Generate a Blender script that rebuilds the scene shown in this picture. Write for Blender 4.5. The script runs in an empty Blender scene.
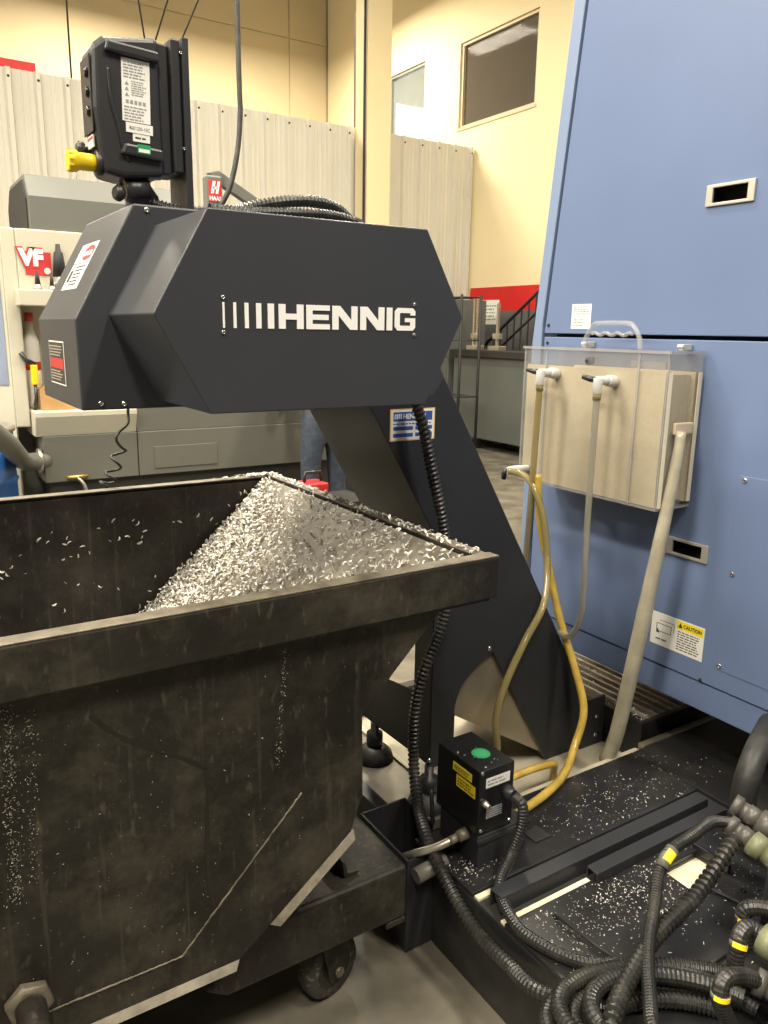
import bpy, math, random
from mathutils import Vector, Matrix
random.seed(7)
scene = bpy.context.scene
COL = scene.collection

# ------------------------------------------------------------------ camera
cam_data = bpy.data.cameras.new('camera')
cam = bpy.data.objects.new('camera', cam_data); COL.objects.link(cam)
cam_data.sensor_width = 36.0
cam_data.lens = 783.0 * 36.0 / 1024.0
cam_data.clip_start = 0.02; cam_data.clip_end = 200
_R = Matrix(((0.84376061, 0.10874242, -0.52558835),
             (-0.53649826, 0.19900661, -0.8201012),
             (0.01541577, 0.97394633, 0.22625406)))
cam.matrix_world = Matrix.Translation((0, 0, 1.55)) @ _R.to_4x4()
scene.camera = cam

# ------------------------------------------------------------------ world, lamps, exposure
world = bpy.data.worlds.new('hall_ambient'); scene.world = world
world.use_nodes = True
bg = world.node_tree.nodes['Background']
bg.inputs['Color'].default_value = (1.0, 0.92, 0.78, 1)
bg.inputs['Strength'].default_value = 0.12

def area_lamp(name, loc, sx, sy, power, color=(1.0, 0.91, 0.75), rot=(0, 0, 0)):
    l = bpy.data.lights.new(name, 'AREA'); l.shape = 'RECTANGLE'
    l.size = sx; l.size_y = sy; l.energy = power; l.color = color
    o = bpy.data.objects.new(name, l); COL.objects.link(o)
    o.location = loc; o.rotation_euler = rot
    return o
# rows of high bay lamps under the hall roof
for i, (lx, ly) in enumerate([(-3.2, 1.0), (-1.2, -2.2), (2.2, -1.6), (4.6, 2.2), (-3.2, 4.6), (0.6, 3.6), (4.4, 5.6), (3.4, 12.6), (-0.5, 12.6), (6.2, 12.0)]):
    area_lamp('high_bay_lamp', (lx, ly, 6.6), 0.5, 1.6, 340)
for lx, ly in ((-7.0, 0.5), (-7.0, 4.0), (-7.0, 7.5)):
    area_lamp('high_bay_lamp', (lx, ly, 6.6), 0.5, 1.6, 330, rot=(0, math.radians(-35), 0))
area_lamp('office_fill_light', (10.6, 12.2, 6.25), 1.2, 1.2, 60, (0.92, 1.0, 0.95))
area_lamp('office_fill_light', (9.2, 9.6, 4.3), 0.6, 0.6, 9, (1.0, 0.85, 0.65), (math.pi, 0, 0))  # unseen uplight added below the sill to lift the dim right office

vs = scene.view_settings
vs.view_transform = 'Standard'; vs.look = 'None'; vs.gamma = 1.0; vs.use_curve_mapping = False
vs.exposure = 0.15

# ------------------------------------------------------------------ materials
def mat(name, col, rough=0.5, metal=0.0, var=0.0, scale=8.0, bump=0.0, bscale=60.0, stretch=None,
        dirt=None, dirt_amt=0.0, dirt_scale=3.0, rough_var=0.0, coat=0.0, spec=0.5, detail=6.0, dirt_lo=0.5, dirt_hi=0.75):
    m = bpy.data.materials.new(name); m.use_nodes = True
    nt = m.node_tree; N = nt.nodes; L = nt.links
    b = N['Principled BSDF']
    b.inputs['Roughness'].default_value = rough
    b.inputs['Metallic'].default_value = metal
    b.inputs['Specular IOR Level'].default_value = spec
    b.inputs['Coat Weight'].default_value = coat
    b.inputs['Base Color'].default_value = (*col, 1)
    tc = N.new('ShaderNodeTexCoord'); mp = N.new('ShaderNodeMapping')
    L.new(tc.outputs['Object'], mp.inputs['Vector'])
    if stretch: mp.inputs['Scale'].default_value = stretch
    src = None
    if var > 0:
        n = N.new('ShaderNodeTexNoise'); n.inputs['Scale'].default_value = scale; n.inputs['Detail'].default_value = detail
        L.new(mp.outputs['Vector'], n.inputs['Vector'])
        r = N.new('ShaderNodeValToRGB')
        lo = [max(0, c * (1 - var)) for c in col]; hi = [min(1, c * (1 + var)) for c in col]
        r.color_ramp.elements[0].position = 0.3; r.color_ramp.elements[0].color = (*lo, 1)
        r.color_ramp.elements[1].position = 0.7; r.color_ramp.elements[1].color = (*hi, 1)
        L.new(n.outputs['Fac'], r.inputs['Fac']); src = r.outputs['Color']
        if rough_var > 0:
            mr = N.new('ShaderNodeMapRange'); mr.inputs['To Min'].default_value = max(0.02, rough - rough_var)
            mr.inputs['To Max'].default_value = min(1, rough + rough_var)
            L.new(n.outputs['Fac'], mr.inputs['Value']); L.new(mr.outputs['Result'], b.inputs['Roughness'])
    if dirt:
        n2 = N.new('ShaderNodeTexNoise'); n2.inputs['Scale'].default_value = dirt_scale; n2.inputs['Detail'].default_value = 9
        n2.inputs['Roughness'].default_value = 0.65
        L.new(mp.outputs['Vector'], n2.inputs['Vector'])
        r2 = N.new('ShaderNodeValToRGB'); r2.color_ramp.elements[0].position = dirt_lo; r2.color_ramp.elements[1].position = dirt_hi
        r2.color_ramp.elements[1].color = (dirt_amt,) * 3 + (1,)
        L.new(n2.outputs['Fac'], r2.inputs['Fac'])
        mx = N.new('ShaderNodeMix'); mx.data_type = 'RGBA'
        L.new(r2.outputs['Color'], mx.inputs['Factor'])
        if src: L.new(src, mx.inputs['A'])
        else: mx.inputs['A'].default_value = (*col, 1)
        mx.inputs['B'].default_value = (*dirt, 1)
        src = mx.outputs['Result']
    if src: L.new(src, b.inputs['Base Color'])
    if bump > 0:
        nb = N.new('ShaderNodeTexNoise'); nb.inputs['Scale'].default_value = bscale; nb.inputs['Detail'].default_value = 4
        L.new(mp.outputs['Vector'], nb.inputs['Vector'])
        bp = N.new('ShaderNodeBump'); bp.inputs['Strength'].default_value = bump; bp.inputs['Distance'].default_value = 0.01
        L.new(nb.outputs['Fac'], bp.inputs['Height']); L.new(bp.outputs['Normal'], b.inputs['Normal'])
    return m

def emit(name, col, s):
    m = bpy.data.materials.new(name); m.use_nodes = True
    b = m.node_tree.nodes['Principled BSDF']
    b.inputs['Base Color'].default_value = (*col, 1)
    b.inputs['Emission Color'].default_value = (*col, 1); b.inputs['Emission Strength'].default_value = s
    return m

def clear(name, tint, transp, rough=0.05, spec=0.5):
    m = bpy.data.materials.new(name); m.use_nodes = True
    nt = m.node_tree; N = nt.nodes; L = nt.links
    b = N['Principled BSDF']; out = N['Material Output']
    b.inputs['Base Color'].default_value = (*tint, 1); b.inputs['Roughness'].default_value = rough; b.inputs['Specular IOR Level'].default_value = spec
    t = N.new('ShaderNodeBsdfTransparent'); t.inputs['Color'].default_value = (*[min(1, 0.6 + 0.4 * c) for c in tint], 1)
    mx = N.new('ShaderNodeMixShader'); mx.inputs['Fac'].default_value = transp
    n = N.new('ShaderNodeTexNoise'); n.inputs['Scale'].default_value = 9
    mr = N.new('ShaderNodeMapRange'); mr.inputs['To Min'].default_value = transp - 0.06; mr.inputs['To Max'].default_value = transp + 0.06
    L.new(n.outputs['Fac'], mr.inputs['Value']); L.new(mr.outputs['Result'], mx.inputs['Fac'])
    L.new(b.outputs['BSDF'], mx.inputs[1]); L.new(t.outputs['BSDF'], mx.inputs[2]); L.new(mx.outputs['Shader'], out.inputs['Surface'])
    return m

M = {}
M['floor'] = mat('concrete', (0.135, 0.122, 0.094), 0.42, var=0.40, scale=5.0, dirt=(0.065, 0.058, 0.044), dirt_amt=0.85, dirt_scale=3.2, bump=0.08, bscale=60, rough_var=0.14, detail=12)
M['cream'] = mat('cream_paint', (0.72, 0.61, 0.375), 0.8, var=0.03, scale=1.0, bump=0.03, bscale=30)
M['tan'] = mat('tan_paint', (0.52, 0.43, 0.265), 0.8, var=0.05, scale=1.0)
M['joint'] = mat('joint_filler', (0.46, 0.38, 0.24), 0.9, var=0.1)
M['white_sheet'] = mat('white_sheet_metal', (0.54, 0.515, 0.435), 0.5, var=0.03, scale=2.0)
M['red'] = mat('red_paint', (0.55, 0.012, 0.012), 0.5, var=0.05)
M['grey_wall'] = mat('grey_paint', (0.10, 0.10, 0.10), 0.6, var=0.05)
M['blue'] = mat('blue_machine_paint', (0.140, 0.192, 0.335), 0.42, var=0.05, scale=2.0, bump=0.02, bscale=220, spec=0.3)
M['blue_core'] = mat('dark_blue_gap', (0.03, 0.045, 0.08), 0.6, var=0.05)
M['blue_edge'] = mat('blue_frame_paint', (0.20, 0.265, 0.41), 0.4, var=0.04, scale=2.0)
M['black'] = mat('black_powder_coat', (0.023, 0.024, 0.027), 0.44, var=0.12, scale=3.0, bump=0.06, bscale=900, rough_var=0.06, spec=0.4)
M['cover'] = mat('charcoal_powder_coat', (0.037, 0.040, 0.047), 0.42, var=0.07, scale=3.0, bump=0.06, bscale=900, spec=0.4)
M['black_gloss'] = mat('black_gloss_enamel', (0.012, 0.012, 0.012), 0.22, var=0.2, scale=5)
M['tank'] = mat('black_tank_enamel', (0.016, 0.016, 0.017), 0.30, var=0.25, scale=4, dirt=(0.06, 0.056, 0.05), dirt_amt=0.5, dirt_scale=5, rough_var=0.12, spec=0.45)
M['plastic'] = mat('black_plastic', (0.022, 0.022, 0.024), 0.38, var=0.15, scale=10, bump=0.03, bscale=500)
M['rubber'] = mat('black_rubber', (0.020, 0.020, 0.019), 0.5, var=0.25, scale=20, dirt=(0.12, 0.11, 0.09), dirt_amt=0.35, dirt_scale=12)
M['conduit'] = mat('black_ribbed_plastic', (0.020, 0.0195, 0.018), 0.36, var=0.25, scale=20, dirt=(0.10, 0.09, 0.07), dirt_amt=0.45, dirt_scale=14)
def bin_mat(name, base, dust, flecks=True):
    m = mat(name, base, 0.46, spec=0.3, var=0.45, scale=7.0, bump=0.10, bscale=55, dirt=dust, dirt_amt=0.80, dirt_scale=5.5, rough_var=0.14, dirt_lo=0.46, dirt_hi=0.72, detail=12)
    for n in m.node_tree.nodes:
        if n.type == 'TEX_NOISE' and n.inputs['Detail'].default_value > 8: n.inputs['Roughness'].default_value = 0.74
    nt = m.node_tree; N = nt.nodes; L = nt.links; b = N['Principled BSDF']
    src = b.inputs['Base Color'].links[0].from_socket
    tc = N.new('ShaderNodeTexCoord')
    def layer(src, scale, vec, lo, hi, col, amt, detail=6):
        mp = N.new('ShaderNodeMapping'); mp.inputs['Scale'].default_value = vec; L.new(tc.outputs['Object'], mp.inputs['Vector'])
        n = N.new('ShaderNodeTexNoise'); n.inputs['Scale'].default_value = scale; n.inputs['Detail'].default_value = detail; L.new(mp.outputs['Vector'], n.inputs['Vector'])
        r = N.new('ShaderNodeValToRGB'); r.color_ramp.elements[0].position = lo; r.color_ramp.elements[1].position = hi; r.color_ramp.elements[1].color = (amt,) * 3 + (1,)
        L.new(n.outputs['Fac'], r.inputs['Fac']); mx = N.new('ShaderNodeMix'); mx.data_type = 'RGBA'
        L.new(r.outputs['Color'], mx.inputs['Factor']); L.new(src, mx.inputs['A']); mx.inputs['B'].default_value = (*col, 1); return mx.outputs['Result']
    src = layer(src, 55, (1.0, 1.0, 0.035), 0.62, 0.74, (0.085, 0.075, 0.057), 0.5, 3)      # runs of dried coolant
    src = layer(src, 2.6, (1, 1, 0.8), 0.54, 0.68, (0.010, 0.009, 0.0075), 0.75, 8)          # oily dark patches
    src = layer(src, 60, (1, 1, 0.35), 0.60, 0.70, (0.085, 0.075, 0.056), 0.5, 8)            # fine scuffs
    if flecks: src = layer(src, 170, (1, 1, 1), 0.745, 0.775, (0.36, 0.335, 0.275), 0.85, 3)   # tiny stuck flecks
    L.new(src, b.inputs['Base Color']); return m
M['bin'] = bin_mat('worn_dark_steel', (0.0165, 0.015, 0.012), (0.078, 0.068, 0.050))
M['bin_in'] = bin_mat('oily_bin_interior', (0.019, 0.016, 0.0135), (0.065, 0.058, 0.050))
M['chute'] = mat('scoured_chute_steel', (0.25, 0.228, 0.185), 0.45, metal=0.25, var=0.3, scale=6, stretch=(1, 4, 1), dirt=(0.10, 0.09, 0.075), dirt_amt=0.7, dirt_scale=5, rough_var=0.12)
M['wheel'] = mat('chip_crusted_wheel', (0.045, 0.04, 0.032), 0.6, var=0.3, scale=20, dirt=(0.30, 0.28, 0.23), dirt_amt=0.8, dirt_scale=70, dirt_lo=0.55, dirt_hi=0.68)
M['worn_lit_edge'] = mat('worn_lit_steel_edge', (0.15, 0.13, 0.095), 0.48, metal=0.3, var=0.4, scale=22, dirt=(0.05, 0.045, 0.035), dirt_amt=0.75, dirt_scale=14)
M['chip'] = mat('aluminium_chip', (0.66, 0.63, 0.56), 0.42, metal=0.35, var=0.2, scale=60)
M['steel'] = mat('brushed_steel', (0.50, 0.47, 0.40), 0.34, metal=0.85, var=0.15, scale=8, stretch=(1, 1, 8))
M['stainless'] = mat('stainless_sheet', (0.46, 0.41, 0.32), 0.33, metal=0.8, var=0.2, scale=5, dirt=(0.25, 0.22, 0.16), dirt_amt=0.5, dirt_scale=4)
M['pit_plate'] = mat('dull_stainless_plate', (0.20, 0.185, 0.15), 0.36, metal=0.5, var=0.3, scale=6, dirt=(0.10, 0.09, 0.07), dirt_amt=0.7, dirt_scale=9)
M['tag_grey'] = mat('grey_cable_marker', (0.13, 0.125, 0.11), 0.45, var=0.1, scale=20)
M['pit'] = mat('pale_pit_floor', (0.52, 0.47, 0.35), 0.5, metal=0.15, var=0.2, scale=7, dirt=(0.33, 0.29, 0.22), dirt_amt=0.55, dirt_scale=6)
M['pale'] = mat('pale_cream_enamel', (0.78, 0.70, 0.50), 0.5, var=0.08, scale=6)
M['chrome'] = mat('chrome_screw', (0.72, 0.70, 0.66), 0.22, metal=1.0, var=0.05)
M['bezel'] = mat('handle_bezel', (0.66, 0.63, 0.55), 0.32, metal=0.6, var=0.06)
M['hole'] = mat('dark_recess', (0.02, 0.018, 0.015), 0.7, var=0.1)
M['white'] = mat('label_white', (0.78, 0.77, 0.72), 0.5, var=0.02)
M['print_white'] = mat('lettering_white', (0.86, 0.86, 0.84), 0.5, var=0.01)
M['ink'] = mat('black_ink', (0.03, 0.03, 0.03), 0.6, var=0.05)
M['grey_ink'] = mat('grey_ink', (0.28, 0.28, 0.28), 0.6, var=0.05)
M['label_black'] = mat('label_black', (0.035, 0.028, 0.026), 0.45, var=0.05)
M['label_red'] = mat('label_red', (0.50, 0.03, 0.03), 0.5, var=0.05)
M['label_orange'] = mat('label_orange', (0.75, 0.45, 0.15), 0.5, var=0.03)
M['label_yellow'] = mat('label_yellow', (0.85, 0.66, 0.02), 0.5, var=0.04)
M['label_blue'] = mat('label_blue', (0.03, 0.08, 0.32), 0.45, var=0.04)
M['label_green'] = mat('label_green', (0.02, 0.30, 0.10), 0.4, var=0.05)
M['yellow'] = mat('yellow_plastic', (0.80, 0.56, 0.01), 0.42, var=0.08, scale=20)
M['hose_yellow'] = mat('yellow_pvc', (0.52, 0.355, 0.065), 0.30, var=0.2, scale=18, dirt=(0.27, 0.18, 0.05), dirt_amt=0.7, dirt_scale=16, coat=0.3)
M['hose_cream'] = mat('milky_hose', (0.42, 0.385, 0.29), 0.35, var=0.2, scale=14, dirt=(0.30, 0.265, 0.18), dirt_amt=0.7, dirt_scale=10, coat=0.3)
M['hose_amber'] = clear('amber_clear_tube', (0.34, 0.28, 0.12), 0.42, 0.06)
M['hose_clear'] = clear('cloudy_clear_tube', (0.40, 0.39, 0.32), 0.50, 0.06)
M['acrylic'] = clear('clear_acrylic', (0.75, 0.75, 0.75), 0.90, 0.04)
M['acrylic_handle'] = clear('clear_moulded_handle', (0.70, 0.70, 0.70), 0.76, 0.05)
M['grate_steel'] = mat('dull_grate_steel', (0.50, 0.465, 0.39), 0.4, metal=0.25, var=0.25, scale=20)
M['stain'] = mat('dark_oil_run', (0.010, 0.009, 0.0075), 0.35, var=0.2)
M['acrylic_edge'] = clear('acrylic_cut_edge', (0.55, 0.54, 0.53), 0.62, 0.06)
M['residue'] = mat('cream_sludge', (0.60, 0.50, 0.30), 0.55, var=0.14, scale=4, dirt=(0.38, 0.31, 0.19), dirt_amt=0.6, dirt_scale=120, dirt_lo=0.56, dirt_hi=0.68)
M['residue_edge'] = mat('pale_sludge_edge', (0.74, 0.68, 0.53), 0.5, var=0.05)
M['pink'] = mat('pinkish_outlet', (0.60, 0.48, 0.36), 0.5, var=0.1)
M['valve'] = mat('grey_valve_plastic', (0.52, 0.52, 0.50), 0.4, var=0.06)
M['mill_white'] = mat('mill_white_paint', (0.50, 0.475, 0.38), 0.45, var=0.04, scale=3)
M['mill_grey'] = mat('mill_grey_paint', (0.125, 0.125, 0.105), 0.42, var=0.06, scale=3)
M['mill_hood'] = mat('mill_hood_grey', (0.135, 0.138, 0.12), 0.42, var=0.06, scale=3)
M['mill_black'] = mat('mill_base_black', (0.03, 0.03, 0.028), 0.5, var=0.1)
M['blue_glass'] = mat('tinted_door_glass', (0.22, 0.26, 0.36), 0.15, var=0.12, scale=4)
M['barrel'] = mat('blue_barrel', (0.015, 0.08, 0.26), 0.38, var=0.15, scale=4)
M['card'] = mat('cardboard', (0.42, 0.25, 0.10), 0.8, var=0.12, scale=12)
M['cab_grey'] = mat('grey_green_cabinet', (0.095, 0.103, 0.093), 0.45, var=0.05, scale=3)
M['dark_metal'] = mat('dark_metal', (0.028, 0.027, 0.026), 0.6, var=0.15, spec=0.3)
M['jeans'] = mat('blue_denim', (0.045, 0.058, 0.085), 0.85, var=0.3, scale=30, bump=0.1, bscale=200)
M['shirt'] = mat('dark_grey_shirt', (0.06, 0.06, 0.065), 0.85, var=0.15, scale=20)
M['skin'] = mat('skin', (0.48, 0.29, 0.20), 0.55, var=0.06, scale=20)
M['hair'] = mat('brown_hair', (0.05, 0.03, 0.018), 0.7, var=0.3, scale=60)
M['boot'] = mat('dark_boot', (0.03, 0.022, 0.016), 0.6, var=0.2)
M['olive'] = mat('olive_connector', (0.17, 0.18, 0.10), 0.42, var=0.15, scale=20)
M['grey_fit'] = mat('grey_fitting', (0.085, 0.08, 0.07), 0.38, var=0.15, scale=20)
M['pane'] = clear('window_glass', (0.20, 0.17, 0.13), 0.62, 0.05, 0.03)
M['frame_tan'] = mat('window_frame_tan', (0.50, 0.41, 0.25), 0.5, var=0.05)
M['alu'] = mat('window_frame_grey', (0.30, 0.30, 0.28), 0.4, metal=0.3, var=0.05)
M['tile'] = mat('ceiling_tile', (0.62, 0.60, 0.54), 0.9, var=0.05)
M['lit_window'] = emit('daylit_window', (0.92, 1.0, 1.0), 1.15)
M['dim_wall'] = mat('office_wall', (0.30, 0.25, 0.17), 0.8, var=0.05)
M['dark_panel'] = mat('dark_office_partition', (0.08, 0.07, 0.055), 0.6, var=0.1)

# ------------------------------------------------------------------ mesh builder
class MB:
    def __init__(s): s.v = []; s.f = []; s.sm = []
    def add(s, vs, fs, smooth=False):
        n = len(s.v); s.v += [tuple(v) for v in vs]
        for f in fs: s.f.append(tuple(i + n for i in f)); s.sm.append(smooth)
        return s
    def box(s, x0, x1, y0, y1, z0, z1):
        vs = [(x0, y0, z0), (x1, y0, z0), (x1, y1, z0), (x0, y1, z0), (x0, y0, z1), (x1, y0, z1), (x1, y1, z1), (x0, y1, z1)]
        return s.add(vs, [(0, 3, 2, 1), (4, 5, 6, 7), (0, 1, 5, 4), (1, 2, 6, 5), (2, 3, 7, 6), (3, 0, 4, 7)])
    def prism(s, poly, axis, a0, a1):
        # poly: 2d points; axis y -> (x,z), axis x -> (y,z), axis z -> (x,y)
        def mk(p, a):
            if axis == 'y': return (p[0], a, p[1])
            if axis == 'x': return (a, p[0], p[1])
            return (p[0], p[1], a)
        n = len(poly)
        vs = [mk(p, a0) for p in poly] + [mk(p, a1) for p in poly]
        fs = [tuple(range(n)), tuple(range(2 * n - 1, n - 1, -1))]
        for i in range(n):
            j = (i + 1) % n; fs.append((i, i + n, j + n, j))
        return s.add(vs, fs)
    def tube(s, pts, r, seg=10, caps=True, smooth=True):
        pts = [Vector(p) for p in pts]; n = len(pts)
        rs = r if isinstance(r, (list, tuple)) else [r] * n
        t = []
        for i in range(n):
            a = pts[max(0, i - 1)]; b = pts[min(n - 1, i + 1)]
            d = (b - a)
            if d.length < 1e-9: d = Vector((0, 0, 1))
            t.append(d.normalized())
        up = Vector((0, 0, 1)) if abs(t[0].z) < 0.9 else Vector((1, 0, 0))
        u = t[0].cross(up).normalized(); vs = []; fs = []
        for i in range(n):
            u = (u - t[i] * u.dot(t[i]))
            u = u.normalized() if u.length > 1e-6 else t[i].orthogonal().normalized()
            w = t[i].cross(u)
            for k in range(seg):
                a = 2 * math.pi * k / seg
                vs.append(pts[i] + (u * math.cos(a) + w * math.sin(a)) * rs[i])
        for i in range(n - 1):
            for k in range(seg):
                k2 = (k + 1) % seg
                fs.append((i * seg + k, i * seg + k2, (i + 1) * seg + k2, (i + 1) * seg + k))
        s.add(vs, fs, smooth)
        if caps:
            b0 = len(s.v) - n * seg
            s.f.append(tuple(b0 + k for k in range(seg - 1, -1, -1))); s.sm.append(False)
            s.f.append(tuple(b0 + (n - 1) * seg + k for k in range(seg))); s.sm.append(False)
        return s
    def cyl(s, p0, p1, r0, r1=None, seg=16):
        return s.tube([p0, p1], [r0, r0 if r1 is None else r1], seg)
    def lathe(s, c, prof, seg=24, axis=(0, 0, 1)):
        # prof: (radius, height) along axis from c
        c = Vector(c); ax = Vector(axis).normalized(); pts = [c + ax * h for r, h in prof]
        u = ax.orthogonal().normalized(); w = ax.cross(u); vs = []; fs = []
        for (r, h), p in zip(prof, pts):
            for k in range(seg):
                a = 2 * math.pi * k / seg; vs.append(p + (u * math.cos(a) + w * math.sin(a)) * max(r, 1e-4))
        for i in range(len(prof) - 1):
            for k in range(seg):
                k2 = (k + 1) % seg
                fs.append((i * seg + k, i * seg + k2, (i + 1) * seg + k2, (i + 1) * seg + k))
        b0 = len(s.v); s.add(vs, fs, True)
        s.f.append(tuple(b0 + k for k in range(seg - 1, -1, -1))); s.sm.append(False)
        s.f.append(tuple(b0 + (len(prof) - 1) * seg + k for k in range(seg))); s.sm.append(False)
        return s
    def build(s, name, m, parent=None, bevel=0.0, bseg=2, label=None):
        me = bpy.data.meshes.new(name); me.from_pydata(s.v, [], s.f); me.update()
        me.polygons.foreach_set('use_smooth', s.sm)
        import bmesh
        bm = bmesh.new(); bm.from_mesh(me); bmesh.ops.recalc_face_normals(bm, faces=bm.faces); bm.to_mesh(me); bm.free()
        me.materials.append(m)
        o = bpy.data.objects.new(name, me); COL.objects.link(o)
        if parent: attach(o, parent)
        if bevel > 0:
            b = o.modifiers.new('bevel', 'BEVEL'); b.width = bevel; b.segments = bseg; b.limit_method = 'ANGLE'; b.angle_limit = math.radians(40)
        if label: o['label'] = label
        if name == 'print': o['kind'] = 'stuff'
        return o

def wloc(o):
    v = Vector((0, 0, 0))
    while o is not None: v += o.location + (Vector(o.matrix_parent_inverse.to_translation()) if o.parent else Vector()); o = o.parent
    return v
def attach(o, p):
    o.parent = p; o.matrix_parent_inverse = Matrix.Translation(-wloc(p))
def tag(o, label, cat, group=None, kind=None):
    o['label'] = label; o['category'] = cat
    if group: o['group'] = group
    if kind: o['kind'] = kind
    return o
def thing(name, label, cat, loc, group=None):
    o = bpy.data.objects.new(name, None); COL.objects.link(o); o.location = loc; o.empty_display_size = 0.1
    return tag(o, label, cat, group)
def struct(o, label=None):
    o['kind'] = 'structure'
    if label: o['label'] = label
    return o
def copy_tree(o, delta, parent=None):
    c = o.copy(); COL.objects.link(c)
    if parent is None: c.location = o.location + Vector(delta)
    else:
        c.parent = parent; c.matrix_parent_inverse = o.matrix_parent_inverse.copy()
    for ch in o.children: copy_tree(ch, delta, c)
    return c

def spline(pts, n=14):
    P = [Vector(p) for p in pts]; out = []
    Q = [P[0] * 2 - P[1]] + P + [P[-1] * 2 - P[-2]]
    for i in range(1, len(Q) - 2):
        p0, p1, p2, p3 = Q[i - 1], Q[i], Q[i + 1], Q[i + 2]
        for k in range(n):
            t = k / n
            out.append(0.5 * ((2 * p1) + (p2 - p0) * t + (2 * p0 - 5 * p1 + 4 * p2 - p3) * t * t + (3 * p1 - p0 - 3 * p2 + p3) * t ** 3))
    out.append(P[-1]); return out
def resample(pts, step):
    out = [pts[0]]; acc = 0.0
    for a, b in zip(pts, pts[1:]):
        d = (b - a).length
        while acc + d >= step:
            t = (step - acc) / d; a = a + (b - a) * t; out.append(a); d = (b - a).length; acc = 0.0
        acc += d
    return out
def hose(mb, pts, r, seg=10, corr=0.0, pitch=0.010):
    sp = spline(pts)
    if corr <= 0: return mb.tube(resample(sp, max(0.012, r * 0.8)) + [sp[-1]], r, seg)
    q = resample(sp, pitch / 4); rs = [(r if (i % 4) in (0, 1) else r * (1 - corr)) for i in range(len(q))]
    return mb.tube(q, rs, seg, smooth=False)

# flat print helpers: o origin (lower left), u right, v up
def fr(o, u, v, a, b, d):
    o, u, v = Vector(o), Vector(u), Vector(v); return o + u * a + v * b + u.cross(v) * d
def plate(mb, o, u, v, a0, a1, b0, b1, d0, d1):
    c = [fr(o, u, v, a, b, d) for d in (d0, d1) for (a, b) in ((a0, b0), (a1, b0), (a1, b1), (a0, b1))]
    return mb.add(c, [(0, 3, 2, 1), (4, 5, 6, 7), (0, 1, 5, 4), (1, 2, 6, 5), (2, 3, 7, 6), (3, 0, 4, 7)])
def lettering(body, o, u, v, size, d, m, parent, name='lettering', bold=0.0, stretch=1.0, width=None):
    cu = bpy.data.curves.new('lettering', 'FONT'); cu.body = body; cu.size = size; cu.offset = bold; cu.resolution_u = 3
    tmp = bpy.data.objects.new('tmp', cu); COL.objects.link(tmp)
    dg = bpy.context.evaluated_depsgraph_get()
    me = bpy.data.meshes.new_from_object(tmp.evaluated_get(dg)); bpy.data.objects.remove(tmp)
    if width:
        xs = [q.co.x for q in me.vertices]; stretch = width / (max(xs) - min(xs))
    for q in me.vertices: q.co = fr(o, u, v, q.co.x * stretch, q.co.y, d)
    me.materials.clear(); me.materials.append(m)
    ob = bpy.data.objects.new(name, me); COL.objects.link(ob); attach(ob, parent); return ob
def fine_print(mb, o, u, v, a0, a1, b0, b1, rows, d, seed=1):
    rr = random.Random(seed); h = (b1 - b0) / rows
    for i in range(rows):
        y = b1 - (i + 0.75) * h; x = a0; end = a1 - rr.random() * (a1 - a0) * 0.25
        while x < end:
            w = min(end - x, (0.4 + rr.random()) * h * 1.6)
            plate(mb, o, u, v, x, x + w, y, y + h * 0.42, d, d + 0.0003); x += w + h * 0.35
def screw(parent, c, n, r=0.006, m='chrome', name='screw'):
    mb = MB(); mb.lathe(c, [(r, -0.001), (r, 0.001), (r * 0.75, 0.0035), (r * 0.45, 0.004), (r * 0.4, 0.0025)], 12, n)
    return mb.build(name, M[m], parent)
NX, NY, UZ = (-1, 0, 0), (0, -1, 0), (0, 0, 1)
UX, UmY = (1, 0, 0), (0, -1, 0)

def grid_holes(mb, As, Bs, holes, mk):
    """slab from a grid of cells with cells listed in holes left out; mk(a,b,side) -> point, side 0 front 1 back"""
    na, nb = len(As), len(Bs); idx = {}
    def V(i, j, s):
        k = (i, j, s)
        if k not in idx: idx[k] = len(mb.v); mb.v.append(tuple(mk(As[i], Bs[j], s)))
        return idx[k]
    solid = lambda i, j: 0 <= i < na - 1 and 0 <= j < nb - 1 and (i, j) not in holes
    def F(*q): mb.f.append(q); mb.sm.append(False)
    for i in range(na - 1):
        for j in range(nb - 1):
            if not solid(i, j): continue
            for s in (0, 1): F(V(i, j, s), V(i + 1, j, s), V(i + 1, j + 1, s), V(i, j + 1, s))
            for (di, dj, p, q) in ((-1, 0, (i, j), (i, j + 1)), (1, 0, (i + 1, j), (i + 1, j + 1)), (0, -1, (i, j), (i + 1, j)), (0, 1, (i, j + 1), (i + 1, j + 1))):
                if not solid(i + di, j + dj): F(V(*p, 0), V(*q, 0), V(*q, 1), V(*p, 1))

# ================================================================== SETTING
struct(MB().box(-9, 16, -9, 20, -0.12, 0.0).build('floor', M['floor']), 'smooth grey brown concrete shop floor')

# right wall (x = 8) with two office windows
mb = MB()
grid_holes(mb, [-6, 8.81, 10.53, 11.46, 12.55, 14.75], [0, 4.60, 5.80, 8.6], {(1, 1), (3, 1)}, lambda a, b, s: (8.0 + 0.16 * s, a, b))
wall_r = struct(mb.build('wall_right', M['cream']), 'cream painted wall with two upper office windows')
struct(MB().box(7.985, 8.0, -6, 10.05, 1.86, 2.21).build('trim_1', M['red']), 'red painted band along the cream wall')
struct(MB().box(7.985, 8.0, -6, 10.05, 0.0, 1.86).build('trim_2', M['grey_wall']), 'dark grey painted lower wall below the red band')
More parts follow.
